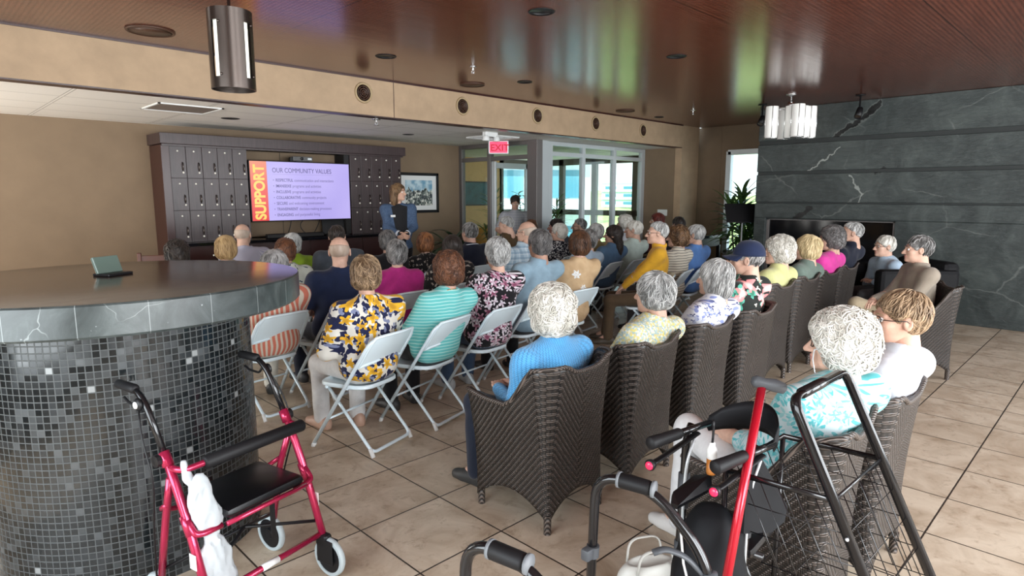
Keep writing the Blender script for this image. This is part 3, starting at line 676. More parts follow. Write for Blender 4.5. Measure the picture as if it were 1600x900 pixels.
# ================================================================== CHAIRS
m_chairplastic = mat('chair_white_plastic', (.74, .87, .93), .28)
m_chairmetal = mat('chair_white_metal', (.71, .84, .91), .30, .03)
G_FOLD = 'white folding chairs set out in rows'
def make_folding_chair(label):
    t = thing('folding_chair', label, 'chair', (0, 0, 0), 0, G_FOLD)
    # long hoop: front foot - up and back - over the top - other front foot
    zt, yt = .80, -.275
    def hoop(x): return [(x * .235, .235, .012), (x * .222, yt + .05, zt - .10)]
    p = [(-.245, .24, .012), (-.218, yt + .004, zt - .025), (.218, yt + .004, zt - .025), (.245, .24, .012)]
    q = rpath(p, .075, 6)
    # make hoop flat-topped
    MB().tube(q, .0125, 10).build('back_frame', m_chairmetal, t, True)
    # moulded backrest panel, curved backwards
    vs, fs, nx, nz = [], [], 14, 7
    def bp(u, v, off):
        x = (u - .5) * 2; z = .585 + .215 * v - (.028 * (1 - v) * (1 - x * x)) * -1 - .012 * abs(x) ** 3 * v
        wd = .205 * (1 - .10 * max(0, v - .75) * 4 * abs(x))
        k = (z - .012) / (zt - .037); y = .24 + (yt + .004 - .24) * k
        return (x * wd, y - .035 * (1 - x * x) + off, z)
    for off in (-.007, .007):
        base = len(vs)
        vs += [bp(i / nx, j / nz, off) for j in range(nz + 1) for i in range(nx + 1)]
        fs += [(base + j * (nx + 1) + i, base + j * (nx + 1) + i + 1, base + (j + 1) * (nx + 1) + i + 1, base + (j + 1) * (nx + 1) + i) for j in range(nz) for i in range(nx)]
    n1 = (nx + 1) * (nz + 1)
    ring = [i for i in range(nx + 1)] + [j * (nx + 1) + nx for j in range(1, nz + 1)] + [nz * (nx + 1) + i for i in range(nx - 1, -1, -1)] + [j * (nx + 1) for j in range(nz - 1, 0, -1)]
    fs += [(ring[i], ring[(i + 1) % len(ring)], n1 + ring[(i + 1) % len(ring)], n1 + ring[i]) for i in range(len(ring))]
    b = MB(); b.add(vs, fs)
    b.tube([vs[i] for i in ring], .010, 6, closed=True)
    b.build('backrest', m_chairplastic, t, 50)
    # moulded seat with rolled rim
    pts = []
    for k in range(40):
        a = 2 * pi * k / 40; c_, s_ = cos(a), sin(a)
        e = 2 / 4.2; x = .205 * math.copysign(abs(c_) ** e, c_); y = .20 * math.copysign(abs(s_) ** e, s_)
        x *= 1.0 + .10 * (y / .2); pts.append((x, y + .02))
    b = MB()
    rings = [(.80, .447), (.97, .453), (1.0, .447), (1.0, .430), (.965, .424), (.8, .432)]
    vs = [(x * s_, (y - .02) * s_ + .02, z - .012 * (1 if s_ < .9 else 0)) for s_, z in rings for x, y in pts]; n = 40
    fs = [(i * n + k, i * n + (k + 1) % n, (i + 1) * n + (k + 1) % n, (i + 1) * n + k) for i in range(len(rings) - 1) for k in range(n)]
    fs += [tuple(range(n))[::-1], tuple(range((len(rings) - 1) * n, len(rings) * n))]
    b.add(vs, fs); b.build('seat', m_chairplastic, t, 50)
    q = rpath([(-.195, .13, .42), (-.195, -.235, .03), (.195, -.235, .03), (.195, .13, .42)], .05, 5)
    MB().tube(q, .011, 9).build('rear_leg_frame', m_chairmetal, t, True)
    for s_ in (-1, 1):
        MB().tube([(s_ * .195, -.215, .055), (s_ * .195, -.24, 0)], .014, 9).build('rear_foot', m_white, t, True)
        MB().tube([(s_ * .2435, .226, .03), (s_ * .245, .242, 0)], .015, 9).build('front_foot', m_white, t, True)
    MB().tube([(-.236, .11, .21), (.236, .11, .21)], .008, 8).build('cross_bar', m_chairmetal, t, True)
    for s_ in (-1, 1):
        MB().tube([(s_ * .212, -.04, .435), (s_ * .19, -.04, .425)], .010, 8).build('seat_pivot', m_chairmetal, t, True)
        MB().tube([(s_ * .215, .13, .42), (s_ * .18, .13, .42)], .010, 8).build('leg_pivot', m_chairmetal, t, True)
    return t
_fc = []
def folding_chair(x, y, rz, label, group=G_FOLD):
    if not _fc:
        t = make_folding_chair(label); t.location = (x, y, 0); t.rotation_euler = (0, 0, R(rz)); _fc.append(t); t['group'] = group; return t
    return dup(_fc[0], (x, y, 0), R(rz), label, group)

def f_weave(t):
    u, v, _ = t.sep(t.uv())
    cu, cv = .0088, .0086
    a = t.math('DIVIDE', u, cu); c = t.math('DIVIDE', v, cv)
    i = t.math('FLOOR', a); j = t.math('FLOOR', c)
    ph = t.math('FLOORED_MODULO', t.math('ADD', i, j), 4.0)
    over = t.math('LESS_THAN', ph, 1.5)
    fu = t.math('FRACT', a); fv = t.math('FRACT', c)
    # position along the two-cell float: bulging strand
    xl = t.math('DIVIDE', t.math('ADD', t.math('SUBTRACT', 1.0, ph), fu), 2.0)
    bu = t.math('SINE', t.math('MULTIPLY', xl, pi)); bv = t.math('SINE', t.math('MULTIPLY', fv, pi))
    h_over = t.math('MULTIPLY', t.math('POWER', t.math('MAXIMUM', bu, 0.0), .6), bv)
    gap = t.math('SINE', t.math('MULTIPLY', fu, pi))
    h_un = t.math('MULTIPLY', gap, .18)
    h = t.math('ADD', t.math('MULTIPLY', over, h_over), t.math('MULTIPLY', t.math('SUBTRACT', 1.0, over), h_un))
    n = t.noise(t.obj(), 9, 3)
    top = t.mix(n, (.058, .045, .038), (.135, .110, .094))
    t.P(color=t.mix(t.step(h, .05, .55), (.006, .005, .0045), top), rough=.36)  # strand highlights and shade in the gaps are painted into this colour
    t.bump(h, .9, .006)
m_weave = mat('wicker_weave', (.06, .05, .04), .36, fn=f_weave)
def f_rim(t):
    x, y, z = t.sep(t.obj()); s_ = t.math('SINE', t.math('MULTIPLY', t.math('ADD', t.math('ADD', x, y), t.math('MULTIPLY', z, .6)), 420.))
    t.P(color=t.mix(t.step(s_, -.3, .5), (.018, .014, .012), (.12, .095, .080))); t.bump(s_, .5, .003)
m_rattan = mat('wicker_rim', (.05, .038, .032), .42, fn=f_rim)
G_WICK = 'dark wicker armchairs along the aisle'
def make_wicker(label, zs=1.0):
    t = thing('wicker_armchair', label, 'chair', (0, 0, 0), 0, G_WICK)
    # path of the shell seen from above: left front, left rear, right rear, right front
    def outline(hw, yf, yr, r, n=9):
        p = [(-hw, yf)] + [(-hw, yf + (yr + r - yf) * k / 10) for k in range(1, 11)]
        p += [(-hw + r - r * cos(a), yr + r - r * sin(a)) for a in np.linspace(0, pi / 2, n)[1:]]
        p += [(-hw + r + (2 * hw - 2 * r) * k / 10, yr) for k in range(1, 11)]
        p += [(hw - r + r * sin(a), yr + r - r * cos(a)) for a in np.linspace(0, pi / 2, n)[1:]]
        p += [(hw, yr + r + (yf - yr - r) * k / 10) for k in range(1, 11)]
        return np.array(p)
    bot = outline(.235, .25, -.25, .025); top = outline(.285, .265, -.30, .115); N = len(bot)
    d = np.r_[0, np.cumsum(np.hypot(*np.diff(bot, axis=0).T))]; L = d[-1]; c1 = .50; c2 = .97
    nv = 26; vs, uvs = [], []
    for j in range(nv + 1):
        v = j / nv
        for k in range(N):
            s_ = d[k]
            if s_ < c1: q = s_ / c1; side = 1
            elif s_ < c2: q = (s_ - c1) / (c2 - c1); side = 0
            else: q = (s_ - c2) / (L - c2); side = 1
            zb = .055 + .115 * (sin(pi * min(1, max(0, q))) ** .75)
            q2 = min(1, abs(s_ - .735) / .735)        # 0 at the middle of the back, 1 at the arm fronts
            zt = .815 + .045 * math.exp(-((q2 - .30) / .10) ** 2) if q2 < .30 else .0
            if q2 >= .30:
                w_ = min(1, (q2 - .30) / .32); w_ = w_ * w_ * (3 - 2 * w_)
                zt = .86 - .225 * w_ + .028 * max(0, (q2 - .75) / .25) ** 2
            zt *= zs
            e = v ** 1.25
            ox = bot[k] * (1 - e) + top[k] * e
            waist = 1 - .055 * sin(pi * min(1, v * 1.05)) * (1 - .3 * v)
            bulge = .0
            x, y = ox[0] * waist, ox[1] * (waist if ox[1] < 0 else 1 - .02 * sin(pi * v))
            z = zb + (zt - zb) * v
            vs.append((x, y, z))
            fold = min(abs(s_ - c1), abs(s_ - c2), )
            uvs.append((fold * 1.08, z))
    fs = [(j * N + k, j * N + k + 1, (j + 1) * N + k + 1, (j + 1) * N + k) for j in range(nv) for k in range(N - 1)]
    b = MB(); b.add(vs, fs); o = b.build('shell', m_weave, t, True, uvs=uvs, weld=False)
    md = o.modifiers.new('thickness', 'SOLIDIFY'); md.thickness = .026; md.offset = -1
    rim = [vs[nv * N + k] for k in range(N)]
    MB().tube(rim, .0115, 8).build('braided_rim', m_rattan, t, True)
    # front apron and seat
    av, au, nn = [], [], 16
    for j in range(9):
        v = j / 8
        for k in range(nn + 1):
            q = k / nn; zb = .055 + .14 * sin(pi * q) ** .75; z = zb + (.405 - zb) * v
            av.append((-.225 + .45 * q, .235 + .01 * v, z)); au.append((abs(q - .5) * .48, z))
    MB().add(av, [(j * (nn + 1) + k, j * (nn + 1) + k + 1, (j + 1) * (nn + 1) + k + 1, (j + 1) * (nn + 1) + k) for j in range(8) for k in range(nn)]).build('apron', m_weave, t, True, uvs=au, weld=False)
    MB().box(-.225, .225, -.225, .245, .375, .405, .01).build('seat', m_rattan, t)
    for x, y in ((-.215, .235), (.215, .235), (-.215, -.235), (.215, -.235)):
        MB().lathe([(.019, 0), (.020, .10)], c=(x, y, 0), n=12).build('leg', m_rattan, t, 40)
    return t
_wc = {}
def wicker(x, y, rz, label, zs=1.0, group=G_WICK):
    if zs not in _wc:
        t = make_wicker(label, zs); t.location = (x, y, 0); t.rotation_euler = (0, 0, R(rz)); _wc[zs] = t; t['group'] = group; return t
    return dup(_wc[zs], (x, y, 0), R(rz), label, group)

# ================================================================== ROUND BAR TABLE
m_barstone = mat('bar_slate', (.06, .075, .075), .25)
def f_bar(t):
    v = t.obj(); x, y, z = t.sep(v)
    n = t.noise(v, 5, 7, .65, 1.0); n2 = t.noise(v, 40, 4, .7)
    c = t.ramp(n, [(.3, (.014, .019, .019)), (.55, (.040, .050, .050)), (.8, (.10, .12, .118))])
    e = t.voro(t.vmath('ADD', v, t.mix(.8, t.noise(v, 6, 3, out=1), (0, 0, 0))), 5, 'DISTANCE_TO_EDGE')
    c = t.mix(t.math('MULTIPLY', t.math('SUBTRACT', 1., t.step(e, .002, .012)), t.math('MULTIPLY', t.step(t.noise(v, 3, 1), .54, .66), .30)), c, (.42, .46, .45))
    c = t.mix(t.math('MULTIPLY', t.step(n2, .68, .74), .4), c, (.5, .55, .55))
    a = t.math('ARCTAN2', y, x); fa = t.math('FRACT', t.math('MULTIPLY', a, 3.6))
    c = t.mix(t.math('MULTIPLY', t.math('LESS_THAN', fa, .012), .5), c, (.30, .33, .33))
    t.P(color=c, rough=t.math('MULTIPLY_ADD', n, .25, .20))
    t.bump(n2, .15, .003)
m_barslate = mat('bar_slate_edge', (.06, .075, .075), .3, fn=f_bar)
def f_bartop(t):
    v = t.obj(); n = t.noise(t.mapping(v, (1, 2.5, 1)), 4, 7, .65, .9)
    t.P(color=t.ramp(n, [(.3, (.022, .012, .008)), (.6, (.060, .032, .020)), (.85, (.12, .075, .05))]), rough=t.math('MULTIPLY_ADD', n, .12, .10))
m_bartop = mat('bar_top_polished', (.05, .03, .02), .12, fn=f_bartop)
def f_mosaic(t):
    x, y, z = t.sep(t.obj()); a = t.math('ARCTAN2', y, x)
    u = t.math('MULTIPLY', a, .58 / .0285); w_ = t.math('DIVIDE', z, .0285)
    fu = t.math('FRACT', u); fw = t.math('FRACT', w_)
    d = t.math('MINIMUM', t.math('MINIMUM', fu, t.math('SUBTRACT', 1., fu)), t.math('MINIMUM', fw, t.math('SUBTRACT', 1., fw)))
    g = t.step(d, .05, .09)
    wn_ = t.n('ShaderNodeTexWhiteNoise', noise_dimensions='2D'); t.set(wn_.inputs[0], t.comb(t.math('FLOOR', u), t.math('FLOOR', w_)))
    c = t.ramp(wn_.outputs['Value'], [(0, (.006, .008, .009)), (.6, (.014, .017, .019)), (.9, (.030, .034, .036)), (.97, (.05, .055, .058)), (.993, (.20, .21, .21))], 'CONSTANT')
    t.P(color=t.mix(g, (.055, .060, .060), c), rough=t.mix(g, (.7, .7, .7), t.mix(wn_.outputs['Value'], (.08, .08, .08), (.3, .3, .3))))
    nb = t.n('ShaderNodeTexWhiteNoise', noise_dimensions='2D'); t.set(nb.inputs[0], t.comb(t.math('FLOOR', t.math('ADD', u, 31.)), t.math('FLOOR', w_)))
    t.bump(t.math('ADD', g, t.math('MULTIPLY', t.math('MULTIPLY', nb.outputs['Value'], fu), .5)), .5, .003)
m_mosaic = mat('dark_mosaic', (.02, .02, .02), .2, fn=f_mosaic)
ZB = 1.28
t = thing('bar_table', 'tall round bar table with dark slate top and mosaic tiled drum', 'table', (.72, 3.42, 0))
MB().lathe([(.0, 0), (.575, 0), (.575, ZB - .13), (0, ZB - .13)], n=96).build('mosaic_drum', m_mosaic, t, 30)
MB().lathe([(.30, ZB - .132), (.815, ZB - .130), (.825, ZB - .12), (.825, ZB - .008), (.818, ZB - .001)], n=120).build('slab_edge', m_barslate, t, 30)
MB().lathe([(.82, ZB - .001), (.81, ZB), (0, ZB)], n=120).build('slab_top', m_bartop, t, 30)
p = atz(204, 428, ZB); t = thing('card_reader', 'small dark device standing on the round bar table', 'device', (p.x - .07, p.y + .02, ZB), R(30))
MB().box(-.07, .07, -.05, .05, 0, .012, .004).build('base', m_black, t)
MB().box(-.07, .07, -.008, .008, 0, .085, .004, M=Matrix.Translation((0, .02, .01)) @ Matrix.Rotation(R(-20), 4, 'X')).build('screen', mat('grey_green_screen', (.10, .14, .12), .2), t)

# ================================================================== PEOPLE: signed-distance bodies meshed with surface nets
A3 = lambda *p: np.array(p, np.float32)
def p_cone(a, b, ra, rb, k=.03):
    a, b = np.asarray(a, np.float32), np.asarray(b, np.float32); ba = b - a; L = max(float(ba @ ba), 1e-9)
    def f(P):
        q = P - a; t = np.clip((q @ ba) / L, 0, 1)
        return np.linalg.norm(q - t[..., None] * ba, axis=-1) - (ra + (rb - ra) * t)
    return f, k, 0
def p_ell(c, r, k=.03, rot=None, op=0):
    c = np.asarray(c, np.float32); r = np.asarray(r, np.float32); m = float(r.min())
    def f(P):
        q = P - c
        if rot is not None: q = q @ rot
        k0 = np.linalg.norm(q / r, axis=-1); k1 = np.linalg.norm(q / (r * r), axis=-1)
        return np.where(k1 > 1e-6, k0 * (k0 - 1) / np.maximum(k1, 1e-6), -m)
    return f, k, op
def p_torus(c, n, Rr, r, k=.01, ex=1.0):
    c = np.asarray(c, np.float32); n = np.asarray(n, np.float32); n = n / np.linalg.norm(n)
    def f(P):
        q = P - c; h = q @ n; w_ = q - h[..., None] * n
        w_ = w_ * A3(1, ex, 1)
        return np.hypot(np.linalg.norm(w_, axis=-1) - Rr, h * .55) - r
    return f, k, 0
def p_cut(n, d, k=.01):           # keep the side n.p > d
    n = np.asarray(n, np.float32); n = n / np.linalg.norm(n)
    return (lambda P: P @ n - d), k, 1
def smin(a, b, k):
    h = np.maximum(k - np.abs(a - b), 0) / k
    return np.minimum(a, b) - h * h * k * .25
def sdf_mesh(prims, h, lo, hi, disp=None):
    lo = np.asarray(lo, np.float32) - 2 * h; hi = np.asarray(hi, np.float32) + 2 * h; B = 8
    nb = np.maximum(1, np.ceil((hi - lo) / (h * B)).astype(int)); N = nb * B
    bi = np.stack(np.meshgrid(*[np.arange(n) for n in nb], indexing='ij'), -1).reshape(-1, 3)
    cen = lo + (bi * B + (B - 1) / 2).astype(np.float32) * h; rb = h * B * .87
    dcs = [f(cen) for f, k, op in prims]
    D = np.full(len(cen), 9., np.float32)
    for dc, (f, k, op) in zip(dcs, prims): D = np.minimum(D, dc) if op == 0 else np.maximum(D, -dc)
    kmax = max(k for f, k, op in prims if op == 0)
    act = np.abs(D) < rb * 1.25 + kmax * .6
    ai = np.nonzero(act)[0]
    off = np.stack(np.meshgrid(*[np.arange(B)] * 3, indexing='ij'), -1).reshape(-1, 3).astype(np.float32) * h
    P = (lo + (bi[ai] * B).astype(np.float32) * h)[:, None, :] + off[None]
    d = np.full(P.shape[:2], 1., np.float32)
    for dc, (f, k, op) in zip(dcs, prims):
        near = np.nonzero(dc[ai] < rb * 1.3 + k + .01)[0]
        if op == 1: near = np.nonzero(dc[ai] < 9)[0] if False else np.nonzero(-dc[ai] > -(rb * 1.5 + k + .3))[0]
        if len(near) == 0: continue
        v = f(P[near]); d[near] = smin(d[near], v, k) if op == 0 else -smin(-d[near], v, k)
    if disp is not None: d = d + disp(P)
    G = np.repeat(np.where(D < 0, -1., 1.).astype(np.float32)[:, None], B ** 3, 1); G[ai] = d
    G = G.reshape(*nb, B, B, B).transpose(0, 3, 1, 4, 2, 5).reshape(*N)
    G = G.copy(); G[0] = G[-1] = 1; G[:, 0] = G[:, -1] = 1; G[:, :, 0] = G[:, :, -1] = 1
    ins = G < 0
    cs = [(i, j, l) for i in (0, 1) for j in (0, 1) for l in (0, 1)]
    sl = lambda i, n: slice(i, n - 1 + i)
    cnt = sum(ins[sl(i, N[0]), sl(j, N[1]), sl(l, N[2])].astype(np.int8) for i, j, l in cs)
    cell = np.argwhere((cnt > 0) & (cnt < 8))
    idx = np.full(tuple(N - 1), -1, np.int32); idx[tuple(cell.T)] = np.arange(len(cell))
    cv = np.stack([G[cell[:, 0] + i, cell[:, 1] + j, cell[:, 2] + l] for i, j, l in cs], 1)
    acc = np.zeros((len(cell), 3), np.float32); num = np.zeros(len(cell), np.float32)
    cpos = np.array(cs, np.float32)
    for a in range(8):
        for b_ in range(a + 1, 8):
            if np.abs(cpos[a] - cpos[b_]).sum() != 1: continue
            va, vb = cv[:, a], cv[:, b_]; m = (va < 0) != (vb < 0)
            t = np.where(m, va / np.where(m, va - vb, 1), 0)
            acc += np.where(m[:, None], cpos[a] + t[:, None] * (cpos[b_] - cpos[a]), 0); num += m
    V = lo + (cell + acc / num[:, None]) * h
    Q = []
    for ax in range(3):
        s0 = [slice(None)] * 3; s1 = [slice(None)] * 3; s0[ax] = slice(0, -1); s1[ax] = slice(1, None)
        ch = ins[tuple(s0)] != ins[tuple(s1)]; e = np.argwhere(ch)
        o1, o2 = (ax + 1) % 3, (ax + 2) % 3
        e = e[(e[:, o1] > 0) & (e[:, o2] > 0) & (e[:, o1] < N[o1] - 1) & (e[:, o2] < N[o2] - 1)]
        fl = ins[tuple(e.T)]
        q = []
        for a, c in ((0, 0), (1, 0), (1, 1), (0, 1)):
            z = e.copy(); z[:, o1] -= a; z[:, o2] -= c; q.append(idx[tuple(z.T)])
        q = np.stack(q, 1); q[fl] = q[fl][:, ::-1]; Q.append(q[:, ::-1])
    return V.astype(np.float32), np.concatenate(Q).astype(np.int32)
def npmesh(name, V, Q, mats, parent, mi=None):
    me = bpy.data.meshes.new(name); me.vertices.add(len(V)); me.vertices.foreach_set('co', np.asarray(V, np.float32).ravel())
    me.loops.add(Q.size); me.loops.foreach_set('vertex_index', Q.ravel()); n = Q.shape[1]
    me.polygons.add(len(Q)); me.polygons.foreach_set('loop_start', np.arange(len(Q), dtype=np.int32) * n)
    me.polygons.foreach_set('use_smooth', np.ones(len(Q), bool))
    for m in mats: me.materials.append(m)
    if mi is not None: me.polygons.foreach_set('material_index', np.asarray(mi, np.int32))
    me.update(calc_edges=True)
    o = bpy.data.objects.new(name, me); COL.objects.link(o); o.parent = parent; return o
def join(parts):       # parts: (V, Q, material index or array)
    Vs, Qs, Ms, k = [], [], [], 0
    for V, Q, m in parts:
        Vs.append(V); Qs.append(Q + k); Ms.append(np.full(len(Q), m, np.int32) if np.isscalar(m) else m); k += len(V)
    return np.concatenate(Vs), np.concatenate(Qs), np.concatenate(Ms)
def mb_np(b): return np.array(b.v, np.float32), np.array([f if len(f) == 4 else (*f, f[-1]) for f in b.f], np.int32)

# ---- head templates (face towards +Y, origin in the middle of the head)
def head_sdf(fem):
    j = .9 if fem else 1.0
    pr = [p_ell((0, -.018, .028), (.075, .096, .088), .02), p_ell((0, .026, -.028), (.060 * (.96 if fem else 1), .068, .085), .03),
          p_ell((0, .036, -.074), (.046 * j, .047, .038), .025)]
    for s in (-1, 1):
        pr += [p_ell((s * .034, .060, -.024), (.024, .022, .024), .02), p_cone((s * .012, .089, .021), (s * .043, .072, .020), .0085, .007, .012)]
    pr += [p_cone((0, .091, .004), (0, .113, -.030), .0085, .0125, .012)]
    for s in (-1, 1): pr.append(p_ell((s * .011, .101, -.033), (.009, .010, .008), .008))
    for s in (-1, 1):
        f, k, o = p_ell((s * .031, .097, .003), (.017, .014, .011), .012); pr.append(((lambda f: lambda P: f(P))(f), k, 1))
    pr += [p_ell((0, .091, -.0555), (.022, .010, .006), .006), p_ell((0, .089, -.067), (.018, .010, .007), .006), p_ell((0, .078, -.093), (.020 * j, .018, .016), .018)]
    f, k, o = p_ell((0, .106, -.061), (.023, .012, .0022), .003); pr.append((f, .003, 1))
    for s in (-1, 1):
        rot = np.array(Matrix.Rotation(R(18 * s), 3, 'Z'), np.float32)
        pr.append(p_ell((s * .079, -.006, -.006), (.0095, .019, .032), .006, rot)); f, k, o = p_ell((s * .089, -.004, -.004), (.008, .011, .019), .006); pr.append((f, .006, 1))
    pr.append(p_cone((0, -.028, -.05), (0, -.045, -.155), .050 * (.9 if fem else 1.08), .052 * (.9 if fem else 1.1), .03))
    return pr
# subtraction entries above carry op 1 with the sign of "keep outside"
_HEADS = {}
def head_template(fem):
    if fem not in _HEADS:
        V, Q = sdf_mesh(head_sdf(fem), .0052, (-.105, -.125, -.19), (.105, .135, .13))
        c = V[Q].mean(1); mi = np.zeros(len(Q), np.int32)
        lip = (((c - A3(0, .094, -.0612)) / A3(.024, .022, .0125)) ** 2).sum(1) < 1
        mi[lip] = 1
        parts = [(V, Q, mi)]
        for s in (-1, 1):
            b = MB().ball((s * .031, .0775, .003), .0125, 14); v, q = mb_np(b); parts.append((v, q, 2))
            b = MB().ball((s * .031, .0868, .003), (.0055, .0042, .0055), 10); v, q = mb_np(b); parts.append((v, q, 3))
            b = MB().tube([(s * .014, .0955, .0215), (s * .028, .0945, .0275), (s * .046, .079, .0235)], [.0022, .0036, .0018], 6); v, q = mb_np(b) if False else _tri(b); parts.append((v, q, 4))
        _HEADS[fem] = join(parts)
    return _HEADS[fem]
def _tri(b):
    F = []
    for f in b.f:
        if len(f) == 4: F.append(f)
        else:
            for i in range(1, len(f) - 1): F.append((f[0], f[i], f[i + 1], f[i + 1]))
    F = [f for f in F if len(set(f)) == 4]
    return np.array(b.v, np.float32), np.array(F, np.int32)

# ---- hair templates
def nz(P, f, seed=0.0):
    x, y, z = P[..., 0] * f, P[..., 1] * f, P[..., 2] * f
    return (np.sin(x + 1.7 * np.sin(y * .9 + seed) + seed) * np.sin(y * 1.1 + 1.3 * np.sin(z * .8 + 2 * seed)) + np.sin(z * 1.05 + 1.9 * np.sin(x * .7 + 3 * seed)) * np.sin(x * .6 + y * .5 + seed)) * .5
FACE = lambda y=.118, z=-.038, r=(.066, .088, .108): (p_ell((0, y, z), r)[0], .012, 1)
def hair_sdf(style):
    cr = lambda e, ez=None: p_ell((0, -.020, .028), (.075 + e, .096 + e, .088 + (e if ez is None else ez)), .02)
    line = lambda d: p_cut((0, -.66, .75), d)
    ears = [(p_ell((s * .088, .004, -.012), (.030, .024, .040))[0], .008, 1) for s in (-1, 1)]
    if style == 'short': return [cr(.011, .014), line(-.020), FACE(.13, -.03), p_cut((0, .25, 1), -.088)] + ears, (.0016, 70)
    if style == 'short_full': return [cr(.017, .022), p_ell((0, -.04, -.02), (.080, .080, .07), .02), line(-.026), FACE(.125, -.035), p_cut((0, .3, 1), -.105)] + ears, (.0025, 60)
    if style == 'fringe': return [cr(.0045, .003), line(-.022), p_cut((0, -.22, -.97), -.040), p_cut((0, .25, 1), -.088)] + ears, (.0014, 70)
    if style == 'thin': return [cr(.006, .006), line(.012), FACE(.13, -.02), p_cut((0, .25, 1), -.085)] + ears, (.0014, 70)
    if style == 'bob': return [p_ell((0, -.018, .030), (.094, .112, .100), .03), p_ell((0, -.034, -.038), (.094, .088, .070), .04), FACE(), p_cut((0, .12, 1), -.108)], (.003, 42)
    if style == 'bob_long': return [p_ell((0, -.018, .030), (.092, .110, .098), .03), p_ell((0, -.034, -.055), (.094, .086, .092), .04), FACE(), p_cut((0, .2, 1), -.135)], (.003, 42)
    if style == 'wedge': return [p_ell((0, -.020, .034), (.093, .113, .100), .03), p_ell((0, -.036, -.030), (.088, .086, .062), .03), FACE(.122), p_cut((0, .35, 1), -.098)] + [(p_ell((s * .10, .03, -.045), (.030, .028, .035))[0], .01, 1) for s in (-1, 1)], (.0035, 45)
    if style == 'perm': return [p_ell((0, -.016, .034), (.106, .120, .106), .03), p_ell((0, -.036, -.040), (.098, .094, .068), .04), FACE(.128, -.045), p_cut((0, .22, 1), -.112)], (.0055, 62)
    if style == 'perm_big': return [p_ell((0, -.018, .036), (.114, .128, .112), .03), p_ell((0, -.040, -.040), (.106, .102, .075), .04), FACE(.130, -.045), p_cut((0, .22, 1), -.120)], (.006, 58)
    if style == 'long': return [p_ell((0, -.018, .028), (.090, .110, .098), .03), p_ell((0, -.062, -.10), (.096, .058, .15), .05), p_ell((0.02, -.08, -.20), (.09, .045, .13), .05), FACE()], (.004, 36)
    if style == 'long_mid': return [p_ell((0, -.018, .028), (.090, .110, .098), .03), p_ell((0, -.045, -.09), (.100, .062, .12), .05), FACE()], (.004, 36)
TOPZ = dict(short=.130, short_full=.139, fringe=.117, thin=.122, bob=.131, bob_long=.129, wedge=.135, perm=.142, perm_big=.150, long=.127, long_mid=.127, bald=.117, cap=.150)
CURL = dict(short=.25, short_full=.35, fringe=.2, thin=.2, bob=.12, bob_long=.10, wedge=.5, perm=1.5, perm_big=1.6, long=.45, long_mid=.2)
from mathutils.kdtree import KDTree
_HAIR = {}
def hair_template(style, nl, seed=0):
    key = (style, nl, seed)
    if key in _HAIR: return _HAIR[key]
    pr, (amp, fr) = hair_sdf(style)
    V, Q = sdf_mesh(pr, .0055, (-.13, -.155, -.36 if style.startswith('long') else -.16), (.13, .125, .16), lambda P: amp * nz(P, fr, 1.3 + seed))
    parts = [(V, Q, 0)]
    if nl:
        # vertex normals
        fn = np.cross(V[Q[:, 2]] - V[Q[:, 0]], V[Q[:, 3]] - V[Q[:, 1]]); Nn = np.zeros_like(V)
        for k in range(4): np.add.at(Nn, Q[:, k], fn)
        Nn /= np.maximum(np.linalg.norm(Nn, axis=1, keepdims=True), 1e-9)
        head_c = A3(0, -.02, .02)
        if ((V - head_c) * Nn).sum() < 0: Nn = -Nn
        kd = KDTree(len(V))
        for i, p in enumerate(V): kd.insert(p, i)
        kd.balance(); rg = np.random.default_rng(11 + seed + len(style)); outer = np.nonzero((((V - head_c) * Nn).sum(1) > .02))[0]
        curl = CURL[style]; crown = A3(.012, -.055, .10); LV, LQ = [], []
        steps = 8 if curl < 1 else 10
        for i in rg.choice(outer, nl):
            p = V[i].copy(); n = Nn[i]; dr = p - crown; dr[2] -= .02
            if curl >= 1: dr = dr * .5 + rg.normal(size=3).astype(np.float32) * .06
            rate = rg.normal() * (.28 * curl if curl < 1 else .16) + (rg.choice([-1, 1]) * .20 if curl >= 1 else 0); st = .0085 if curl < 1 else .0066
            rad = rg.uniform(.0018, .0042) * (1.0 if nl > 300 else 1.5); pts, nrm = [], []
            for s in range(steps):
                dr = dr - n * (dr @ n); dr /= max(1e-6, np.linalg.norm(dr))
                bt = np.cross(n, dr); dr = dr * cos(rate) + bt * sin(rate)
                if curl < 1: dr = dr + rg.normal(size=3).astype(np.float32) * .08 * (curl + .3)
                lift = .0036 * sin(pi * s / (steps - 1)) + (.0018 if curl >= 1 else .0006)
                pts.append(p + n * lift); nrm.append(n)
                q = p + dr * st; c_, j, _ = kd.find(q); 
                if j in () or np.linalg.norm(V[j] - q) > .012: break
                p = q + Nn[j] * float((V[j] - q) @ Nn[j]); n = Nn[j]
            m = len(pts)
            if m < 4: continue
            ring = []
            for s in range(m):
                t = pts[min(s + 1, m - 1)] - pts[max(s - 1, 0)]; t /= max(1e-9, np.linalg.norm(t)); bt = np.cross(nrm[s], t); rr_ = rad * (.35 + .65 * sin(pi * (s + .35) / (m + .2)))
                for a in range(5): ring.append(pts[s] + bt * rr_ * cos(2 * pi * a / 5) + nrm[s] * rr_ * .62 * sin(2 * pi * a / 5))
            k0 = sum(len(x) for x in LV); LV.append(np.array(ring, np.float32))
            LQ += [(k0 + s * 5 + a, k0 + s * 5 + (a + 1) % 5, k0 + (s + 1) * 5 + (a + 1) % 5, k0 + (s + 1) * 5 + a) for s in range(m - 1) for a in range(5)]
        parts.append((np.concatenate(LV), np.array(LQ, np.int32), 0))
    _HAIR[key] = join(parts); return _HAIR[key]

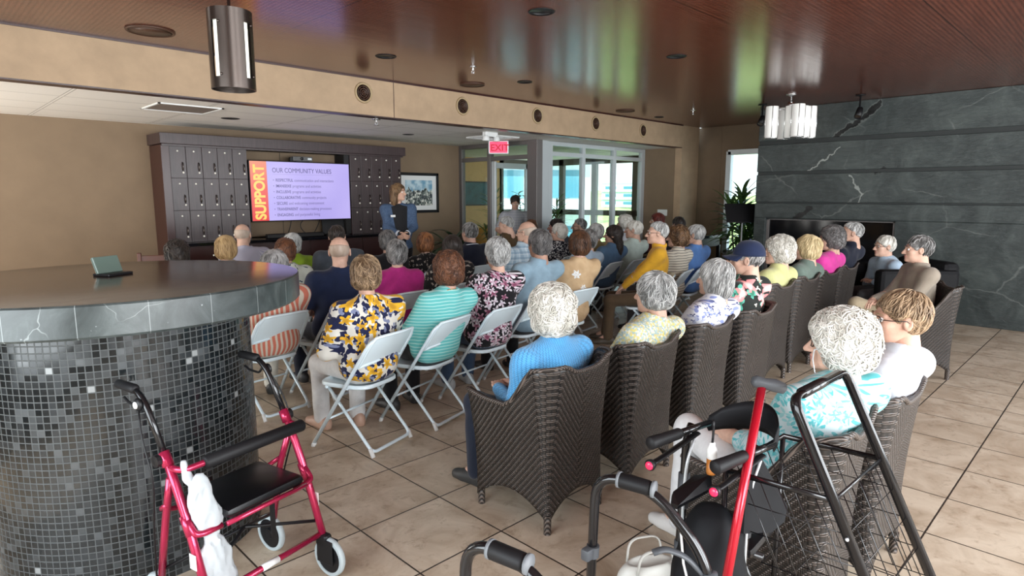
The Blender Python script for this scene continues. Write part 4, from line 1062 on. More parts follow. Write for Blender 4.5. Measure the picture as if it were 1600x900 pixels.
# ---- hand and shoe templates
def hand_prims(curl=.5):
    # wrist at origin, fingers towards +Y, palm faces -Z, thumb towards +X
    pr = [p_cone((0, -.03, 0), (0, .005, 0), .026, .026, .02), p_ell((0, .048, 0), (.042, .052, .0165), .02)]
    for i, (x, L) in enumerate(((.029, .072), (.010, .080), (-.010, .074), (-.029, .058))):
        a = A3(x, .088, 0); ang = 0.
        for s, f in enumerate((.44, .32, .26)):
            ang += curl * (.55, .75, .6)[s]; b = a + A3(x * .12, cos(ang), -sin(ang)) * L * f
            pr.append(p_cone(a, b, .0092 - .0012 * s, .0085 - .0014 * s, .004)); a = b
    t0 = A3(.030, .022, -.006); t1 = t0 + A3(.026, .030, -.010); t2 = t1 + A3(.010, .028, -.008)
    pr += [p_cone(t0, t1, .0135, .0105, .014), p_cone(t1, t2, .0102, .0082, .004)]
    return pr
_HAND = {}
def hand_template(curl):
    if curl not in _HAND: _HAND[curl] = sdf_mesh(hand_prims(curl), .0042, (-.06, -.06, -.12), (.085, .19, .04))
    return _HAND[curl]
_SHOE = sdf_mesh([p_cone((0, -.05, .035), (0, .09, .030), .042, .040, .02), p_ell((0, .13, .026), (.045, .075, .030), .03), p_ell((0, -.045, .05), (.038, .05, .05), .03),
                  p_cone((0, -.055, .006), (0, .17, .004), .034, .030, .02), p_cut((0, 0, 1), .0, .004)], .008, (-.08, -.13, -.02), (.08, .24, .13))
_SANDAL = None

# ---- garments and bodies
def M_skin(tone):
    def f(t):
        n = t.noise(t.obj(), 26, 4, .6); n2 = t.noise(t.obj(), 160, 3)
        t.P(color=t.ramp(n, [(.3, tuple(c * .86 for c in tone)), (.7, tuple(min(1, c * 1.08) for c in tone))]), rough=.5, spec=.35, sss=.0)
        t.bump(n2, .12, .002)
    return mat('skin_%d_%d_%d' % tuple(int(c * 100) for c in tone), tone, .5, fn=f)
def M_hair(c1, c2, rough=.46):
    def f(t):
        g = t.geo().outputs['Random Per Island']; n = t.noise(t.mapping(t.obj(), (1, 1, .35)), 60, 4, .65)
        n3 = t.noise(t.mapping(t.obj(), (1, 1, .25)), 17, 3, .6); k = t.math('ADD', t.math('MULTIPLY_ADD', g, .45, t.math('MULTIPLY', n, .40)), t.math('MULTIPLY', t.math('SUBTRACT', n3, .5), 1.5))
        t.P(color=t.ramp(k, [(.12, c1), (.75, c2)]), rough=rough, spec=.3, sheen=.03)
        t.bump(t.noise(t.mapping(t.obj(), (1, 1, .3)), 260, 2), .25, .003)
    return mat('hair_%s_%s' % ('_'.join('%02d' % int(c * 99) for c in c1), '_'.join('%02d' % int(c * 99) for c in c2)), c2, rough, fn=f)
m_lip = mat('lips', (.50, .24, .20), .45); m_eye = mat('eye_white', (.75, .72, .68), .15); m_iris = mat('iris', (.03, .03, .035), .1)
def fold(P, a=.0045, s=0.):
    x, y, z = P[..., 0], P[..., 1], P[..., 2]
    return a * (np.sin(z * 26 + 5 * np.sin(x * 9 + s) + y * 8 + s) * .6 + np.sin(x * 34 + 3 * np.sin(z * 12 + s) + s * 2) * .4) * (.5 + .5 * np.sin(z * 9 + x * 7 + 2 * s))
def ik(S, W, l1, l2, pole):
    S, W = np.asarray(S, float), np.asarray(W, float); d = W - S; D = np.linalg.norm(d)
    if D > (l1 + l2) * .995: W = S + d / D * (l1 + l2) * .995; d = W - S; D = np.linalg.norm(d)
    u = d / D; a = (l1 * l1 - l2 * l2 + D * D) / (2 * D); h = math.sqrt(max(0, l1 * l1 - a * a))
    pl = np.asarray(pole, float); pl = pl - u * (pl @ u); pl /= np.linalg.norm(pl)
    return S + u * a + pl * h, W
def rot_from(y, z):
    y = np.asarray(y, float); y = y / np.linalg.norm(y); z = np.asarray(z, float); z = z - y * (z @ y); z /= np.linalg.norm(z)
    return np.stack([np.cross(y, z), y, z], 1)
PEOPLE = []
def person(label, pos, rz, head_px, look, style, hair, top, pants, fem=True, skin=(.58, .36, .27), sleeve='long', g=1.0, sw=None, glasses=None,
           seat=.455, pose='sit', shoe=(.03, .03, .03), nl=0, pitch=0, roll=0, hands=None, collar=True, hscale=1.06, near=2, extra=None, legs=None, curl=.55, k=None, seed=0, lean=0.0, group='seated audience', skirt=False, chair=True, footy=0.0, elb=.6):
    """One seated or standing figure; rz and look are headings in degrees (0 = towards the screen wall, positive = turned towards the bar)."""
    t = thing('person', label, 'person', (pos[0], pos[1], 0), R(rz), group)
    Mw = Matrix.Translation((pos[0], pos[1], 0)) @ Matrix.Rotation(R(rz), 4, 'Z'); Mi = Mw.inverted()
    stand = pose == 'stand'
    if sw is None: sw = .198 if fem else .222
    nom = Mw @ (Vector((0, .0 + lean, 1.24)) if not stand else Vector((0, .01, 1.62)))
    kk = (nom - C0).dot(_fw) if k is None else k
    topw = atd(head_px[0], head_px[1], kk); tl = Mi @ topw
    Hs = hscale; hc = np.array([tl.x, tl.y, tl.z - TOPZ[style] * Hs], float)
    PEOPLE.append((label[:28], round(tl.x, 2), round(tl.y, 2), round(tl.z, 2)))
    hx = np.clip(hc[0], -.25, .25); hy = hc[1]
    hipz = seat + .078 if not stand else .90
    P = np.array([hx * .25, -.075, hipz], float) if not stand else np.array([0, 0, .93])
    S = np.array([hx * .8, min(hy - .035, .10), hc[2] - .190 * Hs], float)
    if stand: S = np.array([hx * .8, hy - .03, hc[2] - .212])
    dS = S - P; W = P + dS * .42 + np.array([0, -.012 if not stand else 0, 0]); Cc = P + dS * .72 + np.array([0, .0, 0])
    hgt = np.linalg.norm(dS)
    shl = {s: S + np.array([s * (sw - .012), 0, -.012]) for s in (-1, 1)}
    arms = {}
    for i, s in enumerate((-1, 1)):
        wt = None if hands is None else hands[i]
        if wt is None: wt = (s * .075, P[1] + .30, hipz + .12)
        e, w_ = ik(shl[s], wt, .275 * Hs, .245 * Hs, (s * elb, -.2, -.8)); arms[s] = (e, w_)
    lg = {}
    for i, s in enumerate((-1, 1)):
        hip = P + np.array([s * .088, .02, -.005])
        if stand: kn, an = np.array([s * .095, .03, .50]), np.array([s * .10, -.01, .085])
        elif legs is not None: kn, an = np.array(legs[i][0]), np.array(legs[i][1])
        else: kn, an = np.array([s * (.115 + .015 * (seed % 3)), P[1] + .44, .50]), np.array([s * .115, P[1] + .40 + .05 * ((seed + i) % 3) + footy, .10])
        lg[s] = (hip, kn, an)
    def torso(e, kk_=.055):
        a = [p_ell(P + np.array([0, .0, .03]), (.180 * g + e, .130 * g + e, .13 + e), kk_), p_ell(W + np.array([0, .028 * g, .0]), (.168 * g + e, .126 * g + e, .18 + e), kk_),
             p_ell(Cc, (min(.175 * g, sw * .92) + e, .118 * (.6 + .4 * g) + e, .19 + e), kk_), p_cone(S + np.array([-(sw - .035), 0, -.030]), S + np.array([sw - .035, 0, -.030]), .058 + e, .058 + e, kk_),
             p_cone(S + np.array([0, .0, .03]), S + np.array([-(sw - .06), -.005, -.02]), .040 + e, .040 + e, .05), p_cone(S + np.array([0, .0, .03]), S + np.array([sw - .06, -.005, -.02]), .040 + e, .040 + e, .05)]
        return a
    hm = {1: .0085, 2: .0115, 3: .015}[near]
    RH = np.array((Matrix.Rotation(R(look - rz), 3, 'Z') @ Matrix.Rotation(R(-pitch), 3, 'X') @ Matrix.Rotation(R(roll), 3, 'Y')), np.float32)
    # --- body
    pr = torso(-.02); nb_ = hc + RH @ A3(0, -.028, -.06) * Hs
    nr = .049 if fem else .057
    pr.append(p_cone(S + np.array([0, .0, -.02]), nb_, nr + .006, nr, .04))
    for s in (-1, 1):
        e, w_ = arms[s]; ga = .9 + .25 * (g - 1) if fem else 1.0 + .3 * (g - 1)
        pr += [p_cone(shl[s], e, .050 * ga, .040 * ga, .03), p_cone(e, e + (w_ - e) * .35, .040 * ga, .041 * ga, .03), p_cone(e + (w_ - e) * .35, w_, .041 * ga, .0265, .03)]
        hip, kn, an = lg[s]
        pr += [p_cone(hip, kn, .072, .050, .04), p_cone(kn, kn + (an - kn) * .35, .048, .050, .03), p_cone(kn + (an - kn) * .35, an, .050, .033, .03), p_cone(an, an + np.array([0, .09, -.05]), .033, .025, .02)]
    pts = np.array([P, S, nb_] + [x for a in arms.values() for x in a] + [x for l in lg.values() for x in l])
    lo, hi = pts.min(0) - .20, pts.max(0) + .20
    lo[2] = max(lo[2], 0.012)
    parts = [(*sdf_mesh(pr, min(hm, .0115), lo, hi), 0)]
    V, Q, mi = head_template(fem); parts.append(((V * A3(Hs, Hs, Hs)) @ RH.T + hc.astype(np.float32), Q, mi))
    for s in (-1, 1):
        e, w_ = arms[s]; V, Q = hand_template(curl); d = w_ - e; d = d / np.linalg.norm(d)
        d = d + np.array([-s * .25, 0, -.1 if not stand else .0]); pn = np.array([s * -.35, .3, -1.0]) if not stand else np.array([-s * 1., -.2, -.3])
        Rm = rot_from(d, -pn); Vh = V.copy()
        if s > 0: Vh[:, 0] *= -1; Q = Q[:, ::-1]
        parts.append(((Vh * .96 * (.94 if fem else 1.04)) @ Rm.T.astype(np.float32) + w_.astype(np.float32), Q, 0))
    V, Q, mi = join(parts)
    brow = M_hair(*hair) if hair else m_lip
    npmesh('body', V, Q, [M_skin(skin), m_lip, m_eye, m_iris, brow], t, mi)
    # --- garments
    pr = torso(.006); fr = {'long': 1.0, 'mid': .45, 'short': 0., 'none': -1}[sleeve]
    for s in (-1, 1):
        e, w_ = arms[s]; sh = shl[s]; ga = 1.0 + .3 * (g - 1)
        if fr < 0: pr.append(p_cone(sh, sh + (e - sh) * .10, .060 * ga, .058 * ga, .04)); continue
        if fr == 0: pr.append(p_cone(sh, sh + (e - sh) * .74, .062 * ga, .063 * ga, .07)); continue
        pr.append(p_cone(sh, e, .061 * ga, .053 * ga, .07)); pr.append(p_cone(e, e + (w_ - e) * fr * .93, .053 * ga, (.039 if fr > .9 else .050), .03))
    if collar: pr.append(p_torus(S + np.array([0, .0, .064]), nb_ - S + np.array([0, -.01, 0]), nr + .011, .013, .018))
    pts2 = np.array([P, S] + [x for a in arms.values() for x in a]); lo, hi = pts2.min(0) - .21, pts2.max(0) + .16
    lo[2] = max(lo[2], seat + .004) if not stand else .80
    pr.append(p_cut((0, 0, 1), float(lo[2]) + .004, .01)) if not stand else pr.append(p_cut((0, 0, 1), .84, .01))
    V, Q = sdf_mesh(pr, hm, lo, hi, lambda Pp: fold(Pp, .0075, seed * .7))
    sh_o = npmesh(top[0], V, Q, [top[1]], t)
    pr = [p_ell(P + np.array([0, .0, .0]), (.160 * g, .112 * g, .10), .05)]
    for s in (-1, 1):
        hip, kn, an = lg[s]
        pr += [p_cone(hip, kn, .084, .066, .05), p_cone(kn, an + np.array([0, 0, -.015 if not stand else -.01]), .064, .056, .03)]
    pts3 = np.array([P] + [x for l in lg.values() for x in l]); lo, hi = pts3.min(0) - .19, pts3.max(0) + .13; lo[2] = max(.03, lo[2])
    if not stand: lo[2] = .05
    V, Q = sdf_mesh(pr, max(hm, .010), lo, hi, lambda Pp: fold(Pp, .0035, seed * 1.3 + 1))
    npmesh('trousers', V, Q, [pants], t)
    for i, s in enumerate((-1, 1)):
        hip, kn, an = lg[s]; ya = R(-s * 9); Rz = np.array(Matrix.Rotation(ya, 3, 'Z'), np.float32); V, Q = _SHOE
        fz = max(0.0, an[2] - .10)
        npmesh('shoe', V * A3(.93, .93, 1) @ Rz.T + A3(an[0], an[1] + .005, fz), Q, [mat('shoe_%d_%d_%d' % tuple(int(c * 100) for c in shoe), shoe, .5)], t)
    nlk = 0 if style == 'fringe' else nl
    if style not in ('bald',):
        st = 'fringe' if style == 'cap' else style
        V, Q, mi = hair_template(st, nlk, seed % 2); Vh = V.copy()
        if seed % 4 >= 2: Vh[:, 0] *= -1; Q = Q[:, ::-1]
        npmesh('hair', (Vh * Hs) @ RH.T + hc.astype(np.float32), Q, [M_hair(*hair)], t)
    def HP(p): return Vector((RH @ A3(*p)) * Hs + hc)
    if glasses is not None:
        b = MB()
        for s in (-1, 1):
            b.tube([HP((s * .032 + .021 * cos(a), .101 - abs(s * .021 * cos(a) + .0) * .25 - (.006 if s * cos(a) > 0 else 0), .002 + .016 * sin(a))) for a in np.linspace(0, 2 * pi, 17)[:-1]], .0018 if near > 1 else .0021, 6, closed=True)
            b.tube([HP((s * .053, .090, .006)), HP((s * .078, .060, .006)), HP((s * .083, .0, .006)), HP((s * .082, -.022, -.010))], .0019, 6)
        b.tube([HP((-.011, .103, .006)), HP((0, .107, .008)), HP((.011, .103, .006))], .0018, 6)
        b.build('glasses', glasses, t, True)
    t['_h'] = 0; del t['_h']
    info = dict(t=t, HP=HP, S=S, P=P, arms=arms, hc=hc, Hs=Hs, Mi=Mi, shirt=sh_o, lg=lg)
    if extra: extra(info)
    return info
# ================================================================== CLOTH
def plain(name, c, rough=.85, weave=.12):
    def f(t):
        n = t.noise(t.obj(), 14, 4, .6)
        t.P(color=t.ramp(n, [(.3, tuple(x * .86 for x in c)), (.7, tuple(min(1, x * 1.1) for x in c))]), rough=rough, sheen=.15, spec=.2)
        t.bump(t.noise(t.obj(), 240, 2), weave, .002)
    return mat('cloth_' + name, c, rough, fn=f)
def uvp(t):
    x, y, z = t.sep(t.obj()); return around(t, x, y), z
def around(t, x, y): return t.math('MULTIPLY', t.math('ARCTAN2', x, t.math('SUBTRACT', -.02, y)), .19)
def flowers(t, scale, r0, petals, amp, thr, off, warp=.0):
    """mask of scattered flowers: one flower per cell, with petals"""
    u, v = uvp(t); P = t.comb(t.math('MULTIPLY_ADD', u, scale, off), t.math('MULTIPLY_ADD', v, scale, off * .37), 0.0)
    if warp: P = t.vmath('ADD', P, t.vmath('MULTIPLY', t.vmath('SUBTRACT', t.noise(P, 1.6, 2, out=1), (.5, .5, .5)), (warp, warp, 0)))
    vo = t.n('ShaderNodeTexVoronoi', feature='F1', voronoi_dimensions='2D'); t.set(vo.inputs['Vector'], P); vo.inputs['Scale'].default_value = 1.0; vo.inputs['Randomness'].default_value = .8
    rel = t.vmath('SUBTRACT', P, vo.outputs['Position']); rx, ry, _ = t.sep(rel); cr, cg, cb = t.sep(vo.outputs['Color'])
    a = t.math('ARCTAN2', ry, rx); r = t.vmath('LENGTH', rel)
    pr = t.math('MULTIPLY', t.math('ADD', 1 - amp, t.math('MULTIPLY', t.math('COSINE', t.math('ADD', t.math('MULTIPLY', a, float(petals)), t.math('MULTIPLY', cg, 6.28))), amp)), t.math('MULTIPLY_ADD', cb, r0 * .5, r0 * .7))
    m = t.math('MULTIPLY', t.step(t.math('SUBTRACT', pr, r), -.015, .015), t.math('GREATER_THAN', cr, thr))
    return m, r
def floral(name, base, layers, rough=.8):
    def f(t):
        c = base
        for (scale, r0, pet, amp, thr, off, col, core) in layers:
            m, r = flowers(t, scale, r0, pet, amp, thr, off, .35); cc = col
            if core is not None: cc = t.mix(t.step(r, .10, .30), core, col)
            c = t.mix(m, c, cc)
        t.P(color=c, rough=rough, sheen=.1, spec=.2); t.bump(t.noise(t.obj(), 220, 2), .1, .002)
    return mat('cloth_' + name, base if isinstance(base, tuple) else (.5, .5, .5), rough, fn=f)
def stripes(name, a, b_, period, frac, axis='z', soft=.08, skew=0.0):
    def f(t):
        x, y, z = t.sep(t.obj()); n = t.noise(t.obj(), 7, 2)
        q = z if axis == 'z' else around(t, x, y)
        q = t.math('ADD', q, t.math('MULTIPLY', n, .02))
        w_ = t.math('FRACT', t.math('DIVIDE', q, period)); d = t.math('ABSOLUTE', t.math('SUBTRACT', w_, .5))
        t.P(color=t.mix(t.step(d, frac / 2 - soft / 2, frac / 2 + soft / 2), b_, a), rough=.85, sheen=.1, spec=.2); t.bump(t.noise(t.obj(), 220, 2), .1, .002)
    return mat('cloth_' + name, a, .85, fn=f)
def plaid(name, base, c1, c2, s=.05):
    def f(t):
        u, v = uvp(t); c = base
        def band(q, per, fr, o=0.): return t.step(t.math('ABSOLUTE', t.math('SUBTRACT', t.math('FRACT', t.math('ADD', t.math('DIVIDE', q, per), o)), .5)), fr + .03, fr)
        for q in (u, v):
            c = t.mix(t.math('MULTIPLY', band(q, s, .16), .5), c, c1); c = t.mix(t.math('MULTIPLY', band(q, s, .03, .35), .6), c, c2)
        t.P(color=c, rough=.85, spec=.2)
    return mat('cloth_' + name, base, .85, fn=f)
def speckle(name, cols, scale, rough=.85):
    def f(t):
        vo = t.voro(t.vmath('ADD', t.obj(), t.vmath('MULTIPLY', t.noise(t.obj(), 60, 2, out=1), (.012, .012, .012))), scale, 'F1', 'Color'); r_, _, _ = t.sep(vo)
        st = [(i / len(cols), c) for i, c in enumerate(cols)]
        t.P(color=t.ramp(r_, st, 'CONSTANT'), rough=rough, spec=.2)
    return mat('cloth_' + name, cols[0], rough, fn=f)
def f_knit(t):
    u, v = uvp(t)
    cab = t.math('ABSOLUTE', t.math('SINE', t.math('MULTIPLY', u, 175)))
    st = t.math('SINE', t.math('ADD', t.math('MULTIPLY', v, 560), t.math('MULTIPLY', t.math('SINE', t.math('MULTIPLY', u, 350)), 2.2)))
    h = t.math('ADD', t.math('POWER', cab, .5), t.math('MULTIPLY', st, .35))
    t.P(color=t.mix(t.step(h, .1, 1.0), (.05, .21, .44), (.10, .37, .68)), rough=.9, sheen=.3, spec=.15); t.bump(h, .55, .006)
c_knit = mat('cloth_blue_cable_knit', (.06, .25, .52), .9, fn=f_knit)
c_yelflo = floral('yellow_navy_floral', (.70, .68, .62), [(13, .56, 3, .28, .12, 3.1, (.014, .018, .06), None), (14, .40, 2, .3, .45, 8.4, (.20, .23, .36), None), (12, .52, 5, .26, .34, 14.7, (.74, .42, .03), (.50, .26, .02)), (19, .36, 3, .3, .45, 21.2, (.016, .02, .07), None)])
c_pinkflo = floral('black_pink_floral', (.010, .009, .012), [(13, .56, 5, .32, .25, 2.2, (.46, .25, .33), (.20, .05, .10)), (15, .50, 4, .42, .30, 9.4, (.70, .66, .70), (.50, .40, .47)), (19, .36, 3, .45, .5, 17.3, (.55, .50, .56), None)])
c_trop = floral('tropical_print', (.015, .018, .016), [(8, .48, 4, .3, .40, 1.2, (.10, .42, .32), (.03, .16, .10)), (7, .46, 5, .25, .45, 6.3, (.72, .24, .24), (.80, .52, .48)), (9, .40, 3, .4, .62, 11.8, (.66, .34, .36), None), (15, .30, 3, .4, .72, 15.1, (.70, .66, .58), None)])
c_teal = floral('turquoise_palm_print', (.47, .58, .60), [(13, .60, 7, .45, .05, 2.4, (.08, .38, .40), (.28, .52, .54)), (17, .52, 5, .5, .2, 7.7, (.14, .43, .46), None), (22, .46, 3, .5, .4, 13.1, (.26, .52, .54), None)])
c_leaf = floral('white_blue_leaf', (.66, .67, .72), [(20, .48, 2, .5, .25, 2.2, (.22, .26, .50), None), (26, .38, 3, .5, .45, 8.9, (.06, .07, .18), None), (22, .42, 2, .5, .45, 12.5, (.45, .48, .62), None)])
c_green = floral('white_green_print', (.60, .64, .56), [(12, .42, 2, .5, .35, 2.9, (.10, .26, .10), None), (16, .36, 2, .5, .5, 8.1, (.02, .05, .10), None)])
c_blkflo = floral('black_white_small_floral', (.012, .011, .012), [(24, .34, 4, .4, .5, 2.9, (.46, .42, .36), None), (30, .28, 3, .4, .6, 7.1, (.32, .28, .24), None)])
c_speck = speckle('yellow_blue_speckle', [(.62, .56, .20), (.30, .42, .44), (.66, .64, .50), (.40, .50, .48), (.60, .50, .22), (.66, .66, .58)], 95)
c_dots = speckle('black_white_dotted', [(.012, .012, .02), (.02, .02, .03), (.012, .012, .02), (.62, .62, .62)], 85)
c_aqua = stripes('turquoise_stripe', (.13, .50, .49), (.42, .70, .68), .0235, .26)
c_cream = stripes('cream_stripe', (.62, .58, .48), (.10, .09, .09), .030, .22)
c_coral = stripes('coral_stripe', (.62, .56, .46), (.56, .17, .115), .034, .56, 'x')
c_plaid = plaid('pale_blue_plaid', (.36, .47, .55), (.16, .25, .34), (.62, .66, .68), .06)
c_check = plaid('grey_check', (.42, .43, .46), (.24, .24, .29), (.16, .16, .2), .045)
c_pstripe = stripes('lavender_pinstripe', (.40, .38, .44), (.28, .27, .36), .02, .4, 'x')
def f_tan(t):
    x, y, z = t.sep(t.obj()); n = t.noise(t.obj(), 14, 4)
    c = t.ramp(n, [(.3, (.46, .315, .175)), (.7, (.56, .40, .24))])
    for cx, cz, rr in ((.03, .93, .048), (.10, .80, .036)):
        rx = t.math('SUBTRACT', x, cx); rz = t.math('SUBTRACT', z, cz); r = t.math('SQRT', t.math('ADD', t.math('MULTIPLY', rx, rx), t.math('MULTIPLY', rz, rz)))
        a = t.math('ARCTAN2', rz, rx); pet = t.math('MULTIPLY_ADD', t.math('COSINE', t.math('MULTIPLY', a, 6.)), rr * .18, rr * .8)
        m = t.math('MULTIPLY', t.math('MULTIPLY', t.step(t.math('SUBTRACT', pet, r), 0., .004), t.math('LESS_THAN', y, 0.)), t.step(t.noise(t.obj(), 70, 2), .36, .46))
        c = t.mix(m, c, (.72, .74, .74))
    t.P(color=c, rough=.88, spec=.2)
c_tan = mat('cloth_tan_vest', (.52, .36, .21), .88, fn=f_tan)
def f_blazer(t):
    x, y, z = t.sep(t.obj()); n = t.noise(t.obj(), 60, 3)
    c = t.ramp(n, [(.3, (.035, .065, .13)), (.7, (.07, .115, .20))])
    ax = t.math('ABSOLUTE', x); wdt = t.math('MULTIPLY_ADD', t.math('SUBTRACT', z, .95), .10, .055)
    m = t.math('MULTIPLY', t.step(t.math('SUBTRACT', wdt, ax), -.002, .002), t.math('GREATER_THAN', y, .03))
    t.P(color=t.mix(m, c, (.006, .006, .008)), rough=.85)
c_blazer = mat('cloth_blue_blazer', (.05, .09, .17), .85, fn=f_blazer)
navy = plain('navy', (.012, .020, .055)); navy2 = plain('dark_navy', (.010, .013, .026)); pink = plain('magenta', (.42, .025, .19)); hot = plain('hot_pink', (.62, .05, .30))
yellow = plain('mustard_yellow', (.62, .33, .025)); paleblue = plain('pale_chambray', (.24, .35, .43)); blue = plain('bright_blue', (.09, .20, .46)); mint = plain('pale_mint', (.50, .60, .55))
denim = plain('denim', (.08, .15, .25)); limeg = plain('lime_green', (.30, .46, .035)); limej = plain('pale_lime', (.50, .50, .23)); greyg = plain('grey_green', (.12, .16, .135))
greyp = plain('charcoal_grey', (.055, .065, .08)); blk = plain('black', (.010, .010, .012)); brown = plain('brown_jacket', (.075, .045, .02)); white = plain('white', (.56, .58, .62)); beige = plain('beige', (.42, .35, .25))
olive = plain('olive_tan', (.32, .25, .11)); darkred = plain('dark_red', (.10, .015, .02)); taupe = plain('taupe_jumper', (.26, .22, .175)); pblue = plain('powder_blue', (.36, .46, .56)); steel = plain('steel_blue', (.10, .16, .25))
t_white = plain('white_trousers', (.66, .66, .66)); t_blk = plain('black_trousers', (.012, .012, .014)); t_jean = plain('blue_jeans', (.05, .085, .15)); t_brn = plain('brown_trousers', (.095, .065, .038)); t_kha = plain('khaki_trousers', (.33, .27, .18)); t_nav = plain('navy_trousers', (.015, .02, .035)); t_grey = plain('grey_trousers', (.09, .09, .095)); t_plum = plain('plum_trousers', (.022, .007, .014)); t_cream = plain('cream_trousers', (.58, .55, .48))
# hair colours (dark, light)
h_white = ((.38, .36, .31), (.68, .66, .61)); h_silver = ((.14, .14, .135), (.58, .58, .565)); h_grey = ((.05, .048, .046), (.40, .39, .38)); h_stub = ((.34, .25, .19), (.50, .41, .34)); h_dkgrey = ((.035, .033, .033), (.20, .19, .185)); h_dark = ((.012, .009, .008), (.055, .040, .033))
h_auburn = ((.030, .011, .006), (.175, .072, .036)); h_brown = ((.022, .010, .006), (.125, .055, .026)); h_blond = ((.22, .13, .055), (.55, .38, .19)); h_lblond = ((.34, .26, .13), (.72, .58, .34)); h_straw = ((.06, .020, .008), (.32, .135, .055)); h_red = ((.035, .006, .005), (.15, .03, .022)); h_ash = ((.085, .050, .026), (.40, .275, .165)); h_curl = ((.04, .020, .009), (.25, .14, .07))

# ================================================================== CHAIRS AND PEOPLE
def heading_x(px, Y):              # X at distance Y on the vertical sheet seen through picture column px
    a = R(YAW) - math.atan((px - 800) / math.hypot(CAM_F, 145.0)); return Y / math.tan(a)
def necklace(col):
    def f(I):
        S, hc = I['S'], I['hc']; n = (hc + np.array([0, -.03, -.1]) - S); b = MB()
        b.tube([tuple(S + np.array([.062 * cos(a), .062 * sin(a) - .004, .052 - .022 * sin(a)])) for a in np.linspace(0, 2 * pi, 21)[:-1]], .003, 6, closed=True)
        b.build('necklace', col, I['t'], True)
    return f
m_gold = mat('gold', (.65, .42, .16), .25, 1.0)
def cap(I):
    HP = I['HP']; vs, fs = [], []
    n = 20
    for j in range(8):
        el = j / 7 * pi / 2
        for k in range(n):
            a = 2 * pi * k / n; vs.append(tuple(HP((.092 * cos(a) * cos(el) ** .8, -.018 + .112 * sin(a) * cos(el) ** .8, .030 + .112 * sin(el)))))
    fs = [(j * n + k, j * n + (k + 1) % n, (j + 1) * n + (k + 1) % n, (j + 1) * n + k) for j in range(7) for k in range(n)]
    b = MB().add(vs, fs); o = b.build('cap', navy, I['t'], True); md = o.modifiers.new('thickness', 'SOLIDIFY'); md.thickness = .004
    vs = []
    for i in range(7):
        for k in range(13):
            a = R(-72 + 144 * k / 12); r = i / 6; x = sin(a) * .090; y = -.018 + .108 * cos(a)
            vs.append(tuple(HP((x * (1 + .03 * r), y + r * .078 * max(0, cos(a)) ** .5, .036 - .012 * r - .035 * (x / .09) ** 2 * r))))
    b = MB().add(vs, [(i * 13 + k, i * 13 + k + 1, (i + 1) * 13 + k + 1, (i + 1) * 13 + k) for i in range(6) for k in range(12)])
    o = b.build('cap_brim', navy, I['t'], True); md = o.modifiers.new('thickness', 'SOLIDIFY'); md.thickness = .004
    MB().ball(tuple(HP((0, -.018, .143))), .008, 8).build('cap_button', navy, I['t'], True)
def earring_chain(I):
    HP = I['HP']
    MB().ball(tuple(HP((-.086, .002, -.042))), .006, 10).build('earring', m_gold, I['t'], True)
    MB().tube([tuple(HP(p)) for p in [(-.084, .0, .004), (-.078, .06, -.002), (-.064, .088, -.02), (-.056, .09, -.06), (-.055, .080, -.11), (-.06, .05, -.15), (-.07, .0, -.165), (-.05, -.06, -.16)]], .0026, 6).build('glasses_cord', m_silver, I['t'], True)
def badge(I):
    MB().box(.075, .14, .118, .124, 1.375, 1.405, .002).build('name_badge', m_white, I['t'])
    for s in (-1, 1):
        e, w_ = I['arms'][s]; MB().tube([tuple(e + (w_ - e) * .66), tuple(e + (w_ - e) * .86)], .042, 14).build('shirt_cuff', white, I['t'], True)
def white_line(I):
    S = I['S']; MB().tube([tuple(S + np.array([.105 * cos(a), .075 * sin(a) - .008, .050 + .018 * -sin(a)])) for a in np.linspace(0, 2 * pi, 25)[:-1]], .005, 6, closed=True).build('collar_piping', white, I['t'], True)
gl_blk = mat('glasses_black', (.008, .008, .009), .3); gl_met = mat('glasses_metal', (.12, .10, .09), .25, .8)

def fsit(label, x, y, rz, chair_label, *a, **kw):      # a folding chair and the person on it
    folding_chair(x, y, rz, chair_label); tw = kw.pop('turn', 20 if y < 5.4 and rz < 30 else 10); return person(label, (x, y), rz - tw, *a, **kw)
def wsit(label, x, y, rz, chair_label, *a, zs=1.0, **kw):
    wicker(x, y, rz, chair_label, zs); return person(label, (x, y + .03), rz - 5, *a, seat=.415 if zs == 1 else .44, elb=.2, **kw)
F = False
# --- wicker row
wsit('woman in bright blue cable knit cardigan with curly white hair seen from behind', 2.35, 2.16, 2, 'dark wicker armchair under the woman in the bright blue cardigan', (862, 440), -32, 'perm_big', h_white, ('cardigan', c_knit), t_nav, near=1, nl=900, g=1.12, sw=.215, hscale=1.08, seed=1)
wsit('woman with grey swept hair in yellow and blue speckled blouse, in wicker chair', 3.04, 2.16, 1, 'dark wicker armchair under the woman in the yellow and blue speckled blouse', (1022, 423), 2, 'wedge', h_silver, ('blouse', c_speck), t_cream, near=1, nl=1000, g=1.1, sw=.21, seed=2, sleeve='mid')
wsit('woman with smooth white bob in white blouse with blue leaves', 3.76, 2.17, 0, 'dark wicker armchair under the white bobbed woman in the blue leaf blouse', (1118, 404), 4, 'bob_long', h_silver, ('blouse', c_leaf), t_cream, near=1, nl=1000, sleeve='mid', g=1.1, seed=4)
wsit('man in dark blue cap and tropical pink flower shirt in wicker chair', 4.43, 2.16, 0, 'dark wicker armchair under the man in cap and tropical shirt', (1168, 373), 22, 'cap', h_grey, ('shirt', c_trop), t_grey, fem=F, near=2, nl=200, sleeve='short', g=1.12, extra=cap, seed=3)
wsit('woman with puffed white hair in pale lime jacket touching her chin', 5.46, 2.42, -2, 'dark wicker armchair under the woman in the pale lime jacket', (1218, 366), 34, 'perm', h_white, ('jacket', limej), t_grey, zs=1.07, near=2, nl=550, g=1.08, seed=5, hands=[(-.15, .13, .99), None], hscale=1.08)
